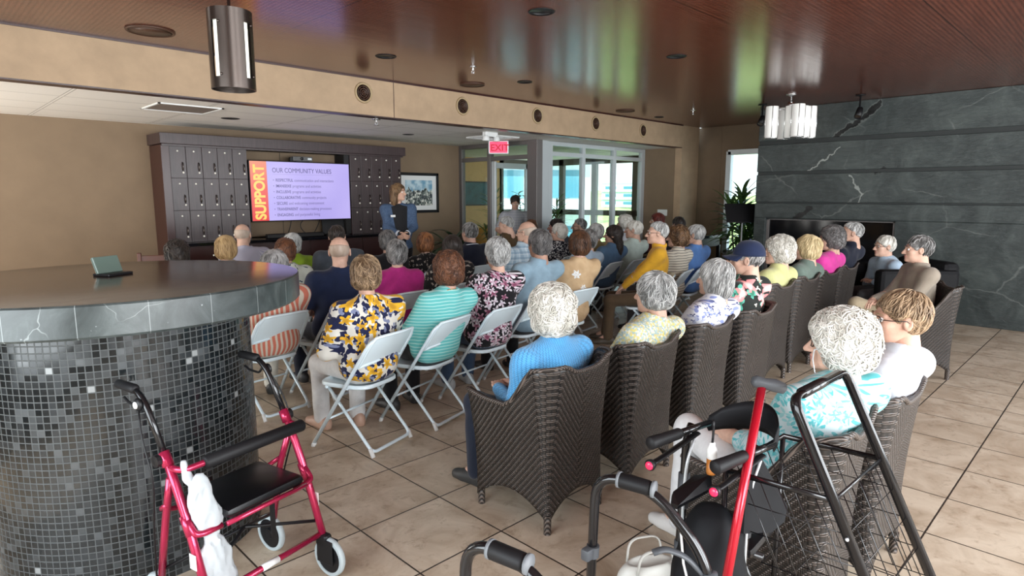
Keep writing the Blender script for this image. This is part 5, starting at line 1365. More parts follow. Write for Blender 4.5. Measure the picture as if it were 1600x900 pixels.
wsit('woman with blonde bob in grey green top, in wicker chair', 6.12, 2.44, -2, 'dark wicker armchair under the blonde woman in grey green', (1262, 366), 12, 'bob', h_lblond, ('top', greyg), t_blk, zs=1.07, near=2, nl=550, sleeve='short', seed=6)
wsit('woman with dark grey curls and glasses in hot pink top', 6.74, 2.46, -3, 'dark wicker armchair under the grey curled woman in hot pink', (1300, 351), 34, 'perm', h_dkgrey, ('top', hot), t_blk, zs=1.07, near=2, nl=550, collar=F, glasses=gl_blk, seed=7)
wsit('man with white side hair in navy jacket before the dark fireplace', 7.40, 2.48, -4, 'dark wicker armchair under the man in the navy jacket', (1331, 346), 30, 'thin', h_silver, ('jacket', navy2), t_grey, zs=1.07, fem=F, near=2, nl=200, seed=2)
# --- second wicker row
wicker(2.40, .93, 4, 'dark wicker armchair under the woman in the turquoise palm print top')
person('woman with big white curls and gold earring in turquoise palm print top', (2.40, .97), -18, (1315, 478), 22, 'perm_big', h_white, ('top', c_teal), t_white, near=1, nl=1000, g=1.25, sw=.225, sleeve='mid', glasses=gl_met, extra=earring_chain, seed=3, collar=F, shoe=(.6, .58, .55), hands=[(.02, .24, .64), (.12, .22, .62)], hscale=1.0, seat=.415, elb=.2,
       legs=[((.02, .46, .58), (.045, .52, .10)), ((.20, .43, .51), (.21, .47, .10))])
wsit('man in plain white shirt with black glasses and short fair grey hair', 2.98, .90, 0, 'dark wicker armchair under the man in white with black glasses', (1408, 452), 36, 'short', h_ash, ('shirt', white), t_kha, fem=F, near=1, nl=700, g=1.15, sleeve='short', glasses=gl_blk, skin=(.56, .33, .24), seed=1)
# --- nearest row of folding chairs
fsit('woman with ash blonde bob in white, yellow and navy floral blouse', 2.14, 3.60, 17, 'white folding chair under the woman in the yellow and navy floral blouse', (571, 397), -36, 'wedge', h_ash, ('blouse', c_yelflo), t_white, near=1, nl=900, sleeve='mid', g=1.12, sw=.215, seed=2, shoe=(.50, .32, .24))
fsit('woman with auburn curls and necklace in turquoise striped top', 2.72, 3.68, 16, 'white folding chair under the woman in the turquoise striped top', (700, 390), -30, 'perm', h_auburn, ('top', c_aqua), t_blk, near=1, nl=900, sleeve='long', g=1.08, collar=F, extra=necklace(m_gold), seed=3, skin=(.55, .33, .25))
fsit('woman with cropped silver hair in black blouse with pink and white flowers', 3.33, 3.74, 9, 'white folding chair under the woman in the black blouse with pink flowers', (776, 369), -20, 'short_full', h_silver, ('blouse', c_pinkflo), t_jean, near=1, nl=900, sleeve='short', g=1.15, sw=.21, seed=4, collar=F, shoe=(.35, .37, .38))
fsit('man with dark grey hair in plain pale blue shirt seen from behind', 3.95, 3.88, 8, 'white folding chair under the man in the plain pale blue shirt', (842, 357), -12, 'short_full', h_dkgrey, ('shirt', paleblue), t_blk, fem=F, near=2, nl=700, g=1.08, skin=(.42, .24, .17), seed=5)
fsit('woman with chestnut brown bob in tan vest with white flower emblem', 4.55, 3.90, 2, 'white folding chair under the woman in the tan vest', (905, 359), -34, 'bob', h_brown, ('vest', c_tan), t_brn, near=2, nl=700, sleeve='long', g=1.1, seed=6)
fsit('man in mustard yellow shirt with white side hair and glasses, turned sideways', 5.90, 3.86, 42, 'white folding chair under the man in the yellow shirt', (1027, 346), 42, 'thin', h_silver, ('shirt', yellow), t_brn, fem=F, near=2, nl=300, g=1.1, glasses=gl_met, seed=7, shoe=(.06, .045, .03))
fsit('woman with curly light brown hair in cream top with thin dark stripes', 6.50, 3.97, 16, 'white folding chair under the woman in the cream striped top', (1059, 351), 26, 'perm', h_curl, ('top', c_cream), t_grey, near=2, nl=300, sleeve='short', g=1.05, seed=1)
fsit('man with grey hair in bright blue shirt beside the cream striped woman', 7.06, 4.05, 12, 'white folding chair under the man in the bright blue shirt', (1086, 350), 14, 'short', h_silver, ('shirt', blue), t_nav, fem=F, near=2, nl=200, g=1.12, seed=2)
# --- second row
fsit('person in coral and cream striped top half hidden by the round bar table', 1.95, 4.70, 10, 'white folding chair with coral striped clothing, beside the round bar table', (428, 389), -36, 'bob', h_grey, ('top', c_coral), t_cream, near=2, nl=550, sleeve='mid', g=1.15, sw=.21, seed=4, collar=F)
fsit('bald man in navy polo shirt seen from behind', 2.54, 4.78, 14, 'white folding chair under the bald man in the navy polo shirt', (530, 370), -36, 'fringe', h_stub, ('polo_shirt', navy), t_nav, fem=F, near=2, nl=200, sleeve='short', g=1.12, sw=.235, seed=2, skin=(.60, .37, .28))
fsit('person with steel grey hair in magenta jacket', 3.26, 4.90, 4, 'white folding chair under the grey haired person in magenta', (620, 373), -38, 'short_full', h_grey, ('jacket', pink), t_blk, near=2, nl=700, g=1.08, seed=5)
fsit('woman with long dark brown hair in black and white patterned top', 3.90, 5.00, 8, 'white folding chair under the dark haired woman behind the auburn curls', (706, 366), -30, 'long_mid', h_dark, ('top', c_blkflo), t_blk, near=2, nl=250, seed=6)
fsit('bald man with black glasses in pale blue plaid shirt', 4.76, 5.00, 8, 'white folding chair under the man in the blue plaid shirt', (822, 346), 16, 'fringe', h_stub, ('shirt', c_plaid), t_kha, fem=F, near=2, nl=150, g=1.1, glasses=gl_blk, seed=3)
fsit('grey haired person in powder blue behind the woman in tan', 5.95, 4.92, 10, 'white folding chair under the grey head behind the woman in tan', (918, 357), 0, 'short_full', h_grey, ('shirt', pblue), t_grey, near=3, nl=150, sleeve='short', seed=4)
fsit('woman with long dark wavy hair in denim shirt', 6.66, 5.10, 10, 'white folding chair under the long haired woman in denim', (958, 351), 32, 'long', h_dark, ('shirt', denim), t_jean, near=2, nl=300, seed=5, skin=(.50, .30, .22))
fsit('white haired man in pale mint shirt beside the long dark hair', 7.20, 5.10, 8, 'white folding chair under the white haired man in pale mint', (990, 344), 30, 'short', h_white, ('shirt', mint), t_grey, fem=F, near=2, nl=200, sleeve='short', g=1.08, seed=6)
# --- third row
Y3 = 6.02
def row(px, py, Y, rz, label, cl, *a, **kw):
    x = heading_x(px, Y - .06); return fsit(label, x, Y, rz, cl, (px, py), *a, **kw)
row(446, 371, 6.0, 8, 'person with short brown curls in white and green leaf print', 'white folding chair under the brown curls and green leaf print', -36, 'wedge', h_auburn, ('blouse', c_green), t_blk, near=2, nl=200, seed=1)
row(526, 351, 6.25, 8, 'balding dark haired man in charcoal grey shirt before the counter', 'white folding chair under the balding man in charcoal', -36, 'thin', h_dark, ('shirt', greyp), t_grey, fem=F, near=2, nl=200, g=1.15, sw=.24, seed=2)
row(605, 358, 6.05, 5, 'dark haired person in black behind the magenta jacket', 'white folding chair under the dark haired person in black', -38, 'short_full', h_dkgrey, ('jacket', blk), t_blk, near=3, nl=150, seed=3, skin=(.45, .27, .2))
row(664, 362, 6.12, 4, 'woman with copper bob in black top with small cream flowers', 'white folding chair under the woman with the copper bob', -38, 'bob', h_straw, ('top', c_blkflo), t_blk, near=2, nl=300, seed=4, collar=F)
row(733, 347, 6.05, 6, 'man with greying hair in dark navy jumper with white collar line', 'white folding chair under the man in the dark navy jumper', 0, 'short', h_grey, ('jumper', navy2), t_grey, fem=F, near=2, nl=250, g=1.2, sw=.245, seed=5, extra=white_line, skin=(.5, .3, .23))
row(790, 338, 6.45, 10, 'man with white hair in brown jacket looking down', 'white folding chair under the man in the brown jacket', 36, 'thin', h_silver, ('jacket', brown), t_grey, fem=F, near=3, nl=150, pitch=12, seed=6)
row(873, 348, 6.05, 8, 'white haired person in black and white dotted top', 'white folding chair under the person in the dotted top', 20, 'short_full', h_white, ('top', c_dots), t_blk, near=3, nl=200, seed=7)
row(905, 341, 6.4, 10, 'man with thin grey hair and glasses in steel blue by the glass panes', 'white folding chair under the grey man with glasses', 38, 'thin', h_grey, ('shirt', steel), t_grey, fem=F, near=3, nl=120, glasses=gl_blk, seed=1)
row(930, 348, 5.75, 8, 'grey haired person in olive tan beside the glass panes', 'white folding chair under the grey haired person in olive tan', 10, 'short_full', h_silver, ('jacket', olive), t_kha, near=3, nl=120, seed=2)
row(976, 334, 6.1, 10, 'person with fluffy white hair in white behind the mint shirt', 'white folding chair under the fluffy white hair by the glass', 26, 'perm', h_white, ('top', white), t_grey, near=3, nl=150, seed=3)
row(1027, 332, 6.0, 14, 'woman with dark red hair beside the white switch plate', 'white folding chair under the woman with dark red hair', 40, 'bob', h_red, ('jacket', darkred), t_blk, near=3, nl=150, seed=4)
row(1060, 338, 5.2, 12, 'dark haired person behind the curly light brown hair', 'white folding chair under the dark haired person by the wall', -20, 'short', h_dark, ('jacket', blk), t_blk, near=3, nl=120, seed=5)
# --- front row
row(830, 342, 6.55, 8, 'dark brown haired head just in front of the sunroom doorway', 'white folding chair under the dark brown head by the doorway', -36, 'short_full', h_brown, ('jacket', blk), t_blk, near=3, nl=120, seed=6)
row(868, 341, 6.5, 8, 'dark haired person with ruddy face by the silver corner post', 'white folding chair under the ruddy faced person', 34, 'short', h_dark, ('shirt', greyp), t_blk, fem=F, near=3, nl=100, seed=7, skin=(.5, .26, .2))
row(276, 373, 6.7, 4, 'dark brown wavy head showing over the bar table, by the tan wall', 'white folding chair under the dark wavy head by the tan wall', -30, 'perm', h_dark, ('jacket', brown), t_blk, near=3, nl=250, seed=1)
row(352, 367, 6.5, 4, 'woman with honey blonde bob showing over the bar table', 'white folding chair under the honey blonde bob', -30, 'bob', h_blond, ('top', beige), t_blk, near=2, nl=550, seed=2)
row(379, 350, 7.2, 4, 'bald man in lavender pinstripe shirt before the cupboards', 'white folding chair under the bald man in lavender pinstripe', -42, 'fringe', h_stub, ('shirt', c_pstripe), t_grey, fem=F, near=2, nl=150, g=1.1, seed=3, glasses=gl_blk)
row(457, 363, 7.0, 4, 'woman with white bob in lime green jacket before the counter', 'white folding chair under the woman in lime green', -50, 'bob', h_silver, ('jacket', limeg), t_blk, near=2, nl=200, seed=4)
# --- standing
p = atd(622, 286, 8.5)
person('standing presenter in blue blazer with brown hair, hands clasped before her', (p.x, p.y), 158, (622, 286), 205, 'long_mid', ((.05, .024, .012), (.30, .18, .09)), ('blazer', c_blazer), t_blk, near=2, nl=400, pose='stand', sleeve='long', sw=.20, hscale=1.0,
       hands=[(-.035, .24, 1.14), (.035, .25, 1.14)], extra=badge, group='standing people', collar=F, k=8.5, curl=.9, skin=(.60, .36, .26))
p = atd(805, 305, 10.95)
person('bearded man in grey checked shirt standing in the sunroom doorway, looking down', (p.x, p.y), 135, (805, 305), 140, 'short', h_dark, ('shirt', c_check), t_grey, fem=F, near=3, nl=150, pose='stand', sleeve='short', hscale=1.0, pitch=20, group='standing people', k=10.95,
       hands=[(-.20, .24, 1.0), (.20, .24, 1.0)], skin=(.52, .31, .23))
# --- people by the fireplace
m_leather = mottled('black_leather', (.007, .007, .008), .6, .2, 30, spec=.15)
t = thing('armchair', 'black boxy armchair with a gold cushion before the dark fireplace', 'chair', (8.42, 2.02, 0), R(45))
MB().box(-.42, .42, -.40, .42, .08, .30, .03).build('base', m_leather, t)
MB().box(-.33, .33, -.25, .44, .30, .44, .05).build('seat_cushion', m_leather, t)
MB().box(-.45, .45, -.48, -.28, .2, .92, .06).build('backrest', m_leather, t)
for i in (-1, 1): MB().box(i * .41 - .08, i * .41 + .08, -.46, .44, .06, .84, .05).build('armrest', m_leather, t)
for x in (-.38, .38):
    for y in (-.36, .36): MB().box(x - .03, x + .03, y - .03, y + .03, 0, .09).build('leg', m_black, t)
person('man with glasses and white hair in pale blue shirt in the black armchair', (8.40, 2.06), 45, (1383, 367), 46, 'short', h_white, ('shirt', pblue), t_grey, fem=F, near=2, nl=200, glasses=gl_blk, seed=2, group='seated audience')
t = thing('cushion', 'striped gold and grey cushion beside the man in the black armchair', 'cushion', (8.42, 1.84, .70), R(45))
V, Q = sdf_mesh([p_ell((0, 0, 0), (.12, .085, .18), .02)], .012, (-.15, -.1, -.2), (.15, .1, .2), lambda P: .006 * nz(P, 18))
V = V / np.maximum(np.abs(V / A3(.12, .085, .18)).max(1, keepdims=True) ** .35, .5)
npmesh('cover', V, Q, [stripes('gold_stripe', (.40, .33, .20), (.22, .18, .12), .05, .4)], t)
wicker(6.72, 1.42, 36, 'dark wicker armchair under the man in taupe with crossed legs', 1.0)
person('man in taupe jumper and khaki trousers with crossed legs and folded hands', (6.72, 1.46), 36, (1436, 367), 30, 'short', h_grey, ('jumper', taupe), t_kha, fem=F, near=2, nl=200, seed=3, seat=.415,
       hands=[(-.05, .28, .66), (.05, .30, .68)], legs=[((-.10, .42, .49), (-.12, .50, .10)), ((.02, .46, .64), (-.26, .62, .40))], shoe=(.42, .33, .22))
# ================================================================== WALKING AIDS IN THE FOREGROUND
m_redmet = mat('red_metal', (.42, .018, .07), .26, .55, coat=.4)
m_bltube = mat('black_tube', (.006, .006, .007), .16, .0)
m_rubber = mat('grey_rubber', (.13, .14, .15), .6); m_canered = mat('cane_red', (.50, .008, .025), .25, .45, coat=.4)
m_grip = mat('black_rubber_grip', (.007, .007, .008), .55, spec=.25)
m_vinyl = mat('black_vinyl', (.004, .004, .005), .30, spec=.35)
m_reflect = mat('red_reflector', (.75, .02, .08), .2, emit=(1, .05, .15), estr=.15)
m_tyre = mat('pale_tyre', (.36, .41, .42), .6)
m_clampgrey = mat('grey_clamp', (.06, .065, .072), .45, spec=.3)
m_cloth_blk = mat('black_nylon', (.006, .0065, .008), .7, spec=.2)
def wheel(parent, c, r, tyre, name='wheel', wd=.028, ang=0.0):
    Mx = Matrix.Translation(c) @ Matrix.Rotation(R(ang), 4, 'Z') @ Matrix.Rotation(R(90), 4, 'Y')
    o = MB().lathe([(r - .018, -wd / 2), (r - .004, -wd / 2), (r, -wd / 4), (r, wd / 4), (r - .004, wd / 2), (r - .018, wd / 2), (r - .018, -wd / 2)], n=32, M=Mx).build(name, tyre, parent, 40)
    b = MB().lathe([(.0, -.012), (r * .25, -.016), (r * .3, -.006), (r - .017, -.008), (r - .017, .008), (r * .3, .006), (r * .25, .016), (0, .012)], n=28, M=Mx)
    b.build('hub', m_black, o, 40); return o
t = thing('rollator', 'red rollator with black seat and white plastic bag, beside the mosaic drum', 'rollator', (.90, 2.50, 0), R(14))
for s in (-1, 1):
    x = .27 * s
    MB().tube(rpath([(x, -.165, .17), (x, -.05, .50), (x, .055, .72)], .1, 6), .0165, 12).build('front_tube', m_redmet, t, True)
    MB().tube(rpath([(x, .03, .62), (x * .97, .10, .44), (x * .98, .17, .14)], .08, 5), .0145, 12).build('rear_tube', m_redmet, t, True)
    h = MB().tube(rpath([(x, .05, .70), (x, .155, .885), (x, .21, .93), (x, .33, .935)], .06, 6), .0125, 12).build('handle_post', m_bltube, t, True)
    MB().tube([(x, .215, .932), (x, .225, .934), (x, .34, .936), (x, .345, .936)], [.014, .019, .018, .012], 12).build('grip', m_grip, h, True)
    b = MB().tube(rpath([(x, .185, .90), (x, .21, .865), (x + .01, .30, .865), (x + .01, .33, .88)], .03, 5), .0055, 8); b.ball((x + .018 * s, .175, .885), (.012, .026, .026), 12); b.build('brake_lever', m_black, h, True)
    MB().lathe([(.014, 0), (.013, .003), (0, .004)], n=14, M=Matrix.Translation((x + .028 * s, .175, .885)) @ Matrix.Rotation(R(90 * s), 4, 'Y')).build('brake_disc', m_white, h)
    MB().tube(rpath([(x + .02 * s, .17, .875), (x + .045 * s, .12, .78), (x + .05 * s, .05, .62), (x + .03 * s, .12, .40), (x + .01 * s, .17, .17)], .08, 6), .0038, 6).build('brake_cable', m_black, t, True)
    b = MB().lathe([(.02, 0), (.024, .006), (.024, .022), (.0, .026)], n=10, M=Matrix.Translation((x + .014 * s, .06, .69)) @ Matrix.Rotation(R(90 * s), 4, 'Y')); b.build('knob', m_black, t, 30)
    MB().tube([(x, .035, .665), (x, .06, .715)], .021, 12).build('collar', m_redmet, t, True); MB().tube([(x, -.08, .42), (x, -.045, .49)], .020, 12).build('collar', m_redmet, t, True)
    MB().tube(rpath([(x, -.065, .475), (x, -.105, .43), (x - .03 * s, -.115, .425), (x - .10 * s, -.115, .425)], .04, 5), .0125, 10).build('seat_arm', m_redmet, t, True)
    MB().tube(rpath([(x, .07, .50), (x, .12, .47), (x - .05 * s, .145, .44), (x - .10 * s, .14, .43)], .04, 5), .0105, 10).build('seat_arm', m_redmet, t, True)
    b = MB().box(x - .02, x - .013, -.235, -.14, .06, .17, .003).box(x + .013, x + .02, -.235, -.14, .06, .17, .003).box(x - .02, x + .02, -.20, -.13, .13, .19, .012); b.build('caster_fork', m_black, t)
    wheel(t, (x, -.20, .088), .088, m_tyre, 'front_wheel', .024, 0)
    wheel(t, (x * .98, .19, .088), .088, m_tyre, 'rear_wheel', .024, 0)
    MB().box(x + .016 * s, x + .0175 * s, -.125, -.085, .30, .36).build('sticker', m_white, t)
MB().tube(rpath([(-.27, .035, .665), (-.27, -.05, .665), (.27, -.05, .665), (.27, .035, .665)], .06, 6), .0125, 10).build('backrest_bar', m_redmet, t, True)
MB().tube([(-.185, -.052, .665), (-.18, -.052, .665), (.275, -.052, .665), (.282, -.052, .665)], [.02, .0265, .0265, .02], 16).build('backrest_pad', m_grip, t, True)
MB().box(-.165, .20, -.15, .155, .445, .49, .022).build('seat_pad', m_vinyl, t, 40)
MB().tube([(-.17, -.15, .44), (.205, -.15, .44)], .010, 8).build('seat_rail', m_redmet, t, True); MB().tube([(-.17, .14, .44), (.205, .14, .44)], .010, 8).build('seat_rail', m_redmet, t, True)
MB().tube([(-.27, -.155, .185), (.27, -.155, .185)], .013, 10).build('lower_bar', m_redmet, t, True)
MB().tube([(-.04, -.155, .185), (.04, -.155, .185)], .0138, 10).build('bar_label', m_white, t, True)
MB().tube([(-.265, .155, .20), (0, -.0, .30), (.265, -.13, .24)], .0075, 8).build('cross_brace', m_black, t, True)
MB().tube([(-.265, -.13, .24), (0, 0, .30), (.265, .155, .20)], .0075, 8).build('cross_brace', m_black, t, True)
MB().box(.02, .042, -.15, -.145, .28, .44).build('strap', m_black, t)
# white bag tied to its left side
p0 = np.array([-.255, -.07, .36], np.float32)
V, Q = sdf_mesh([p_ell(p0 + A3(.02, -.02, .20), (.045, .022, .09), .03), p_ell(p0 + A3(.05, -.03, .10), (.05, .020, .07), .03), p_ell(p0 + A3(.055, -.03, -.08), (.070, .024, .11), .02), p_ell(p0 + A3(.06, -.03, -.18), (.085, .030, .085), .03), p_cone(p0 + A3(.0, .02, .27), p0 + A3(-.0, .03, .33), .018, .008, .03)], .008, p0 + A3(-.12, -.12, -.32), p0 + A3(.18, .1, .36), lambda P: .012 * np.abs(nz(P * A3(1, 1, .45), 60, .7)) + .007 * np.abs(nz(P * A3(1, 1, .5), 130, .2)) - .007)
bag = npmesh('plastic_bag', V, Q, [mat('white_plastic_film', (.44, .48, .50), .32)], None)
bag.location = t.location; bag.rotation_euler = t.rotation_euler
tag(bag, 'crumpled white plastic bag hanging on the red rollator', 'bag')

# folding walker, two black hoops with grey sleeves
t = thing('walker', 'black folding walker with two hoop handles in the near foreground', 'walker', (1.15, .93, 0), 0)
for s in (-1, 1):
    x = .25 * s
    MB().tube(rpath([(x - .02, .145, .02), (x - .02, .115, .866), (x + .012, -.06, .866), (x + .05, -.21, .70), (x + .05, -.29, .02)], .085, 8), .0145, 14).build('side_frame', m_bltube, t, True)
    g = MB().tube([(x - .008, .045, .866), (x - .006, .035, .866), (x + .008, -.045, .866), (x + .010, -.055, .866)], [.0185, .0225, .0215, .0185], 16).build('grip', m_grip, t, True)
    for a, d in ((.046, -.008), (-.056, .010)): MB().tube([(x + d, a, .866), (x + d + .002, a - .008, .866)], .0235, 16).build('grip_ring', m_rubber, g, True)
    b = MB().tube([(x - .02, .123, .60), (x - .02, .121, .635)], .0195, 14); b.box(x - .062, x - .032, .108, .136, .600, .636, .006); b.build('height_clamp', m_clampgrey, t, 40)
    MB().tube([(x + .05, -.228, .60), (x + .05, -.216, .67)], .0205, 14).build('sleeve', m_clampgrey, t, True); MB().tube([(x + .05, -.252, .40), (x + .05, -.248, .44)], .019, 14).build('sleeve', m_clampgrey, t, True)
    for y in (.145, -.29):
        MB().lathe([(.021, 0), (.019, .05), (.015, .055)], c=(x - .02 if y > 0 else x + .05, y, 0), n=14).build('rubber_foot', m_rubber, t, 40)
    MB().tube(rpath([(x + .05, -.222, .64), (x - .02 * s, -.235, .56), (x - .10 * s, -.25, .30), (x - .10 * s, -.255, .24)], .04, 5), .012, 10).build('fold_strut', m_bltube, t, True)
    if s > 0: MB().tube(rpath([(x + .045, -.205, .655), (x + .01, -.165, .715), (x - .03, -.125, .735), (x - .055, -.105, .725)], .04, 5), .007, 8, ry=1.7).build('release_lever', m_clampgrey, t, True)
MB().tube([(-.20, -.232, .56), (.30, -.232, .56)], .0135, 12).build('front_bar', m_bltube, t, True)
MB().tube([(-.2, -.25, .28), (.30, -.25, .28)], .012, 12).build('front_bar', m_bltube, t, True)

# black rollator with backrest strap
t = thing('rollator', 'black rollator with curved backrest strap and red reflectors', 'rollator', (1.92, .86, 0), R(-90 + 4))
# local +y runs from the grips towards the strap (world +X); local x towards world -Y
def LB(px, py, z): # picture position at a height, in the rollator's own axes
    q = atz(px, py, z); return (Matrix.Rotation(-t.rotation_euler.z, 4, 'Z') @ (q - t.location))
for s, g0, g1 in ((-1, (1015, 693), (1093, 666)), (1, (1116, 731), (1195, 700))):
    a = LB(*g0, .90); c = LB(*g1, .90); d = (c - a).normalized(); x = (a.x + c.x) / 2
    base = Vector((x, c.y - .02, .86))
    h = MB().tube(rpath([(x, c.y + .0, .90), (x, c.y - .035, .86), (x, c.y - .05, .62), (x, c.y - .06, .40), (x, c.y - .20, .12)], .05, 6), .0145, 12).build('side_post', m_bltube, t, True)
    MB().tube([a, a + d * .006, a + d * .06, a + d * .14, a + d * .15], [.017, .0215, .0195, .0185, .014], 16).build('grip', m_grip, h, True)
    MB().tube([a + d * .14, c + d * .05], .0115, 12).build('handle_bar', m_bltube, h, True)
    b = MB().tube(rpath([c + Vector((0, -.01, -.02)), a + d * .05 + Vector((0, 0, -.065)), a + d * .015 + Vector((0, 0, -.07))], .03, 4), .006, 8, ry=2.0); b.build('brake_lever', m_black, h, True)
    e = a + d * .012 + Vector((0, -.008, -.072))
    o = MB().lathe([(.0, -.012), (.016, -.012), (.0185, .002), (.0155, .006)], n=18, M=Matrix.Translation(e) @ Matrix.Rotation(R(90), 4, 'X')).build('reflector_housing', m_black, h, True)
    MB().ball(tuple(e + Vector((0, -.007, 0))), (.0135, .006, .0135), 14).build('reflector', m_reflect, o, True)
    MB().tube(rpath([c + Vector((0, -.03, -.03)), (x + .02, c.y - .07, .80), (x + .015, c.y - .075, .70), (x + .012, c.y - .07, .3)], .05, 5), .005, 7).build('brake_cable', m_silver, h, True)
    MB().tube([(x, c.y - .048, .62), (x, c.y - .043, .74)], .0195, 12).build('sleeve', m_clampgrey, h, True); MB().tube([(x, c.y - .057, .44), (x, c.y - .055, .50)], .019, 12).build('sleeve', m_clampgrey, h, True)
    MB().tube(rpath([(x, c.y - .05, .52), (x, c.y + .12, .30), (x, c.y + .22, .10)], .06, 5), .0135, 10).build('front_tube', m_bltube, t, True)
    wheel(t, (x, c.y - .22, .095), .095, m_black, 'rear_wheel', .028); wheel(t, (x, c.y + .25, .095), .095, m_black, 'front_wheel', .028)
    if s < 0: A_ = c + d * .05
    else: B_ = c + d * .05
mid = (A_ + B_) / 2
pts = [A_ + (B_ - A_) * f + Vector((0, .20 * sin(pi * f) ** .6, .0)) for f in np.linspace(0, 1, 17)]
vs = []
for f, p in zip(np.linspace(0, 1, 17), pts):
    hh = .028 + .026 * sin(pi * f) ** .5
    for dz, dy in ((-hh, 0), (-hh * .5, -.012), (hh * .5, -.012), (hh, 0), (hh * .5, .012), (-hh * .5, .012)): vs.append((p.x, p.y + dy, p.z + dz))
MB().add(vs, [(i * 6 + k, i * 6 + (k + 1) % 6, (i + 1) * 6 + (k + 1) % 6, (i + 1) * 6 + k) for i in range(16) for k in range(6)] + [tuple(range(6)), tuple(range(96, 102))]).build('backrest_strap', m_cloth_blk, t, True)
MB().box(A_.x + .02, B_.x - .02, mid.y - .10, mid.y + .12, .53, .57, .02).build('seat_pad', m_vinyl, t, 40)
MB().tube([(A_.x, mid.y - .05, .53), (B_.x, mid.y - .05, .53)], .012, 10).build('seat_rail', m_bltube, t, True)
MB().tube([(A_.x, mid.y - .08, .36), (B_.x, mid.y - .14, .22)], .009, 8).build('cross_brace', m_bltube, t, True)
MB().tube([(A_.x, mid.y - .14, .22), (B_.x, mid.y - .08, .36)], .009, 8).build('cross_brace', m_bltube, t, True)
# side flap at the strap end, seat flap, and the bag hung under the grips
def LK(px, py, k): return Matrix.Rotation(-t.rotation_euler.z, 4, 'Z') @ (atd(px, py, k) - t.location)
fl = [LK(*q) for q in ((1168, 712, 1.86), (1186, 708, 1.92), (1231, 792, 2.0), (1226, 815, 1.98), (1206, 832, 1.94), (1162, 834, 1.84))]
nrm = (fl[2] - fl[0]).cross(fl[5] - fl[0]).normalized() * .016
MB().prism(fl, nrm).build('side_flap', m_cloth_blk, t)
fl = [LK(*q) for q in ((1052, 768, 1.92), (1085, 742, 1.98), (1112, 740, 1.95), (1112, 762, 1.93), (1060, 790, 1.88), (1050, 786, 1.88))]
nrm = (fl[1] - fl[0]).cross(fl[4] - fl[0]).normalized() * .02
MB().prism(fl, nrm).build('seat_flap', m_vinyl, t)
cb = np.array(LK(1112, 858, 1.92), np.float32)
V, Q = sdf_mesh([p_ell(cb, (.10, .09, .15), .03), p_ell(cb + A3(0, -.02, -.14), (.12, .10, .16), .05)], .009, cb - .34, cb + .25, lambda P: .006 * nz(P, 40, .4))
bb = npmesh('pouch', V, Q, [m_cloth_blk], t)
MB().tube([tuple(cb + A3(-.07, -.072, .06)), tuple(cb + A3(-.045, -.098, -.02)), tuple(cb + A3(.0, -.122, -.11))], .004, 6).build('reflective_piping', m_white, bb, True)
TB = t
q = atd(1112, 716, 1.90); bo = thing('bottle_tag', 'small clear bottle with amber base hanging from the black rollator', 'bottle', q)
MB().lathe([(0, -.05), (.014, -.05), (.015, -.04), (.015, .0)], n=16).build('amber_base', mat('amber', (.38, .14, .03), .2), bo, True)
MB().lathe([(.015, .0), (.015, .03), (.009, .042), (.009, .05), (0, .051)], n=16).build('bottle_neck', m_white, bo, True)
MB().tube(rpath([(0, 0, .05), (.004, 0, .085), (.0, 0, .12)], .02, 3), .004, 6).build('cord', m_black, bo, True)
# red cane leaning on the rollator
T = atd(1190, 606, 1.90); L_ = atd(1138, 890, 1.76); D = (L_ - T).normalized(); foot = T + D * ((T.z - .03) / -D.z)
t = thing('cane', 'red metal walking cane with grey handle leaning by the black rollator', 'cane', (foot.x, foot.y, 0)); O = Vector((foot.x, foot.y, 0))
u1 = T - O; u2 = foot - O
MB().tube([u1, u1 + (u2 - u1) * .50], .0135, 14).build('upper_shaft', m_canered, t, True)
MB().tube([u1 + (u2 - u1) * .5, u2], .0115, 14).build('lower_shaft', m_canered, t, True)
MB().tube([u1 + (u2 - u1) * .48, u1 + (u2 - u1) * .515], .0185, 14).build('collar', m_canered, t, True)
ha = atd(1176, 594, 1.90) - O; hb = atd(1228, 608, 1.90) - O
MB().tube([ha, ha + (hb - ha) * .08, ha + (hb - ha) * .35, ha + (hb - ha) * .65 + Vector((0, 0, .002)), hb - (hb - ha) * .06, hb], [.012, .0185, .0165, .021, .017, .008], 14).build('handle', m_clampgrey, t, True)
MB().lathe([(.018, -.03), (.017, .02), (.012, .03)], c=tuple(u2), n=14).build('rubber_tip', m_rubber, t, 40)

# wire basket cart with flat black handle frame
A = atd(1238, 622, 1.74); B = atd(1320, 580, 2.01); A2 = atd(1343, 905, 1.68)
dA = (A2 - A).normalized(); fa = A + dA * (A.z / -dA.z)
off = B - A; fb = fa + Vector((off.x, off.y, 0))
O = Vector(((fa.x + A.x) / 2, (fa.y + A.y) / 2, 0))
t = thing('basket_cart', 'black wire basket cart with tall flat handle frame in the near foreground', 'cart', O)
B.z = A.z; a, b_, c, d_ = A - O, B - O, fa - O, fb - O
c.z = .08; d_.z = .08
inw = (Vector((off.x, off.y, 0))).normalized(); fwd = (c - a); fwd.z = 0
fwd = fwd.normalized()
MB().tube(rpath([c, a, b_, d_], .045, 6), .0165, 8, ry=.55).build('handle_frame', m_bltube, t, True)
MB().tube([a + (b_ - a) * .16, a + (b_ - a) * .84], .0165, 14).build('handle_bar', m_bltube, t, True)
def onleg(f): return a + (c - a) * f, b_ + (d_ - b_) * f
zt = .84; f_ = (a.z - zt) / (a.z - c.z); la, lb = onleg(f_); back = -fwd * .30
zt2 = .46; f2 = (a.z - zt2) / (a.z - c.z); ma, mb_ = onleg(f2)
w_ = MB()
def ringpts(p, q, s=1.0): return [p, q, q + back * s, p + back * s]
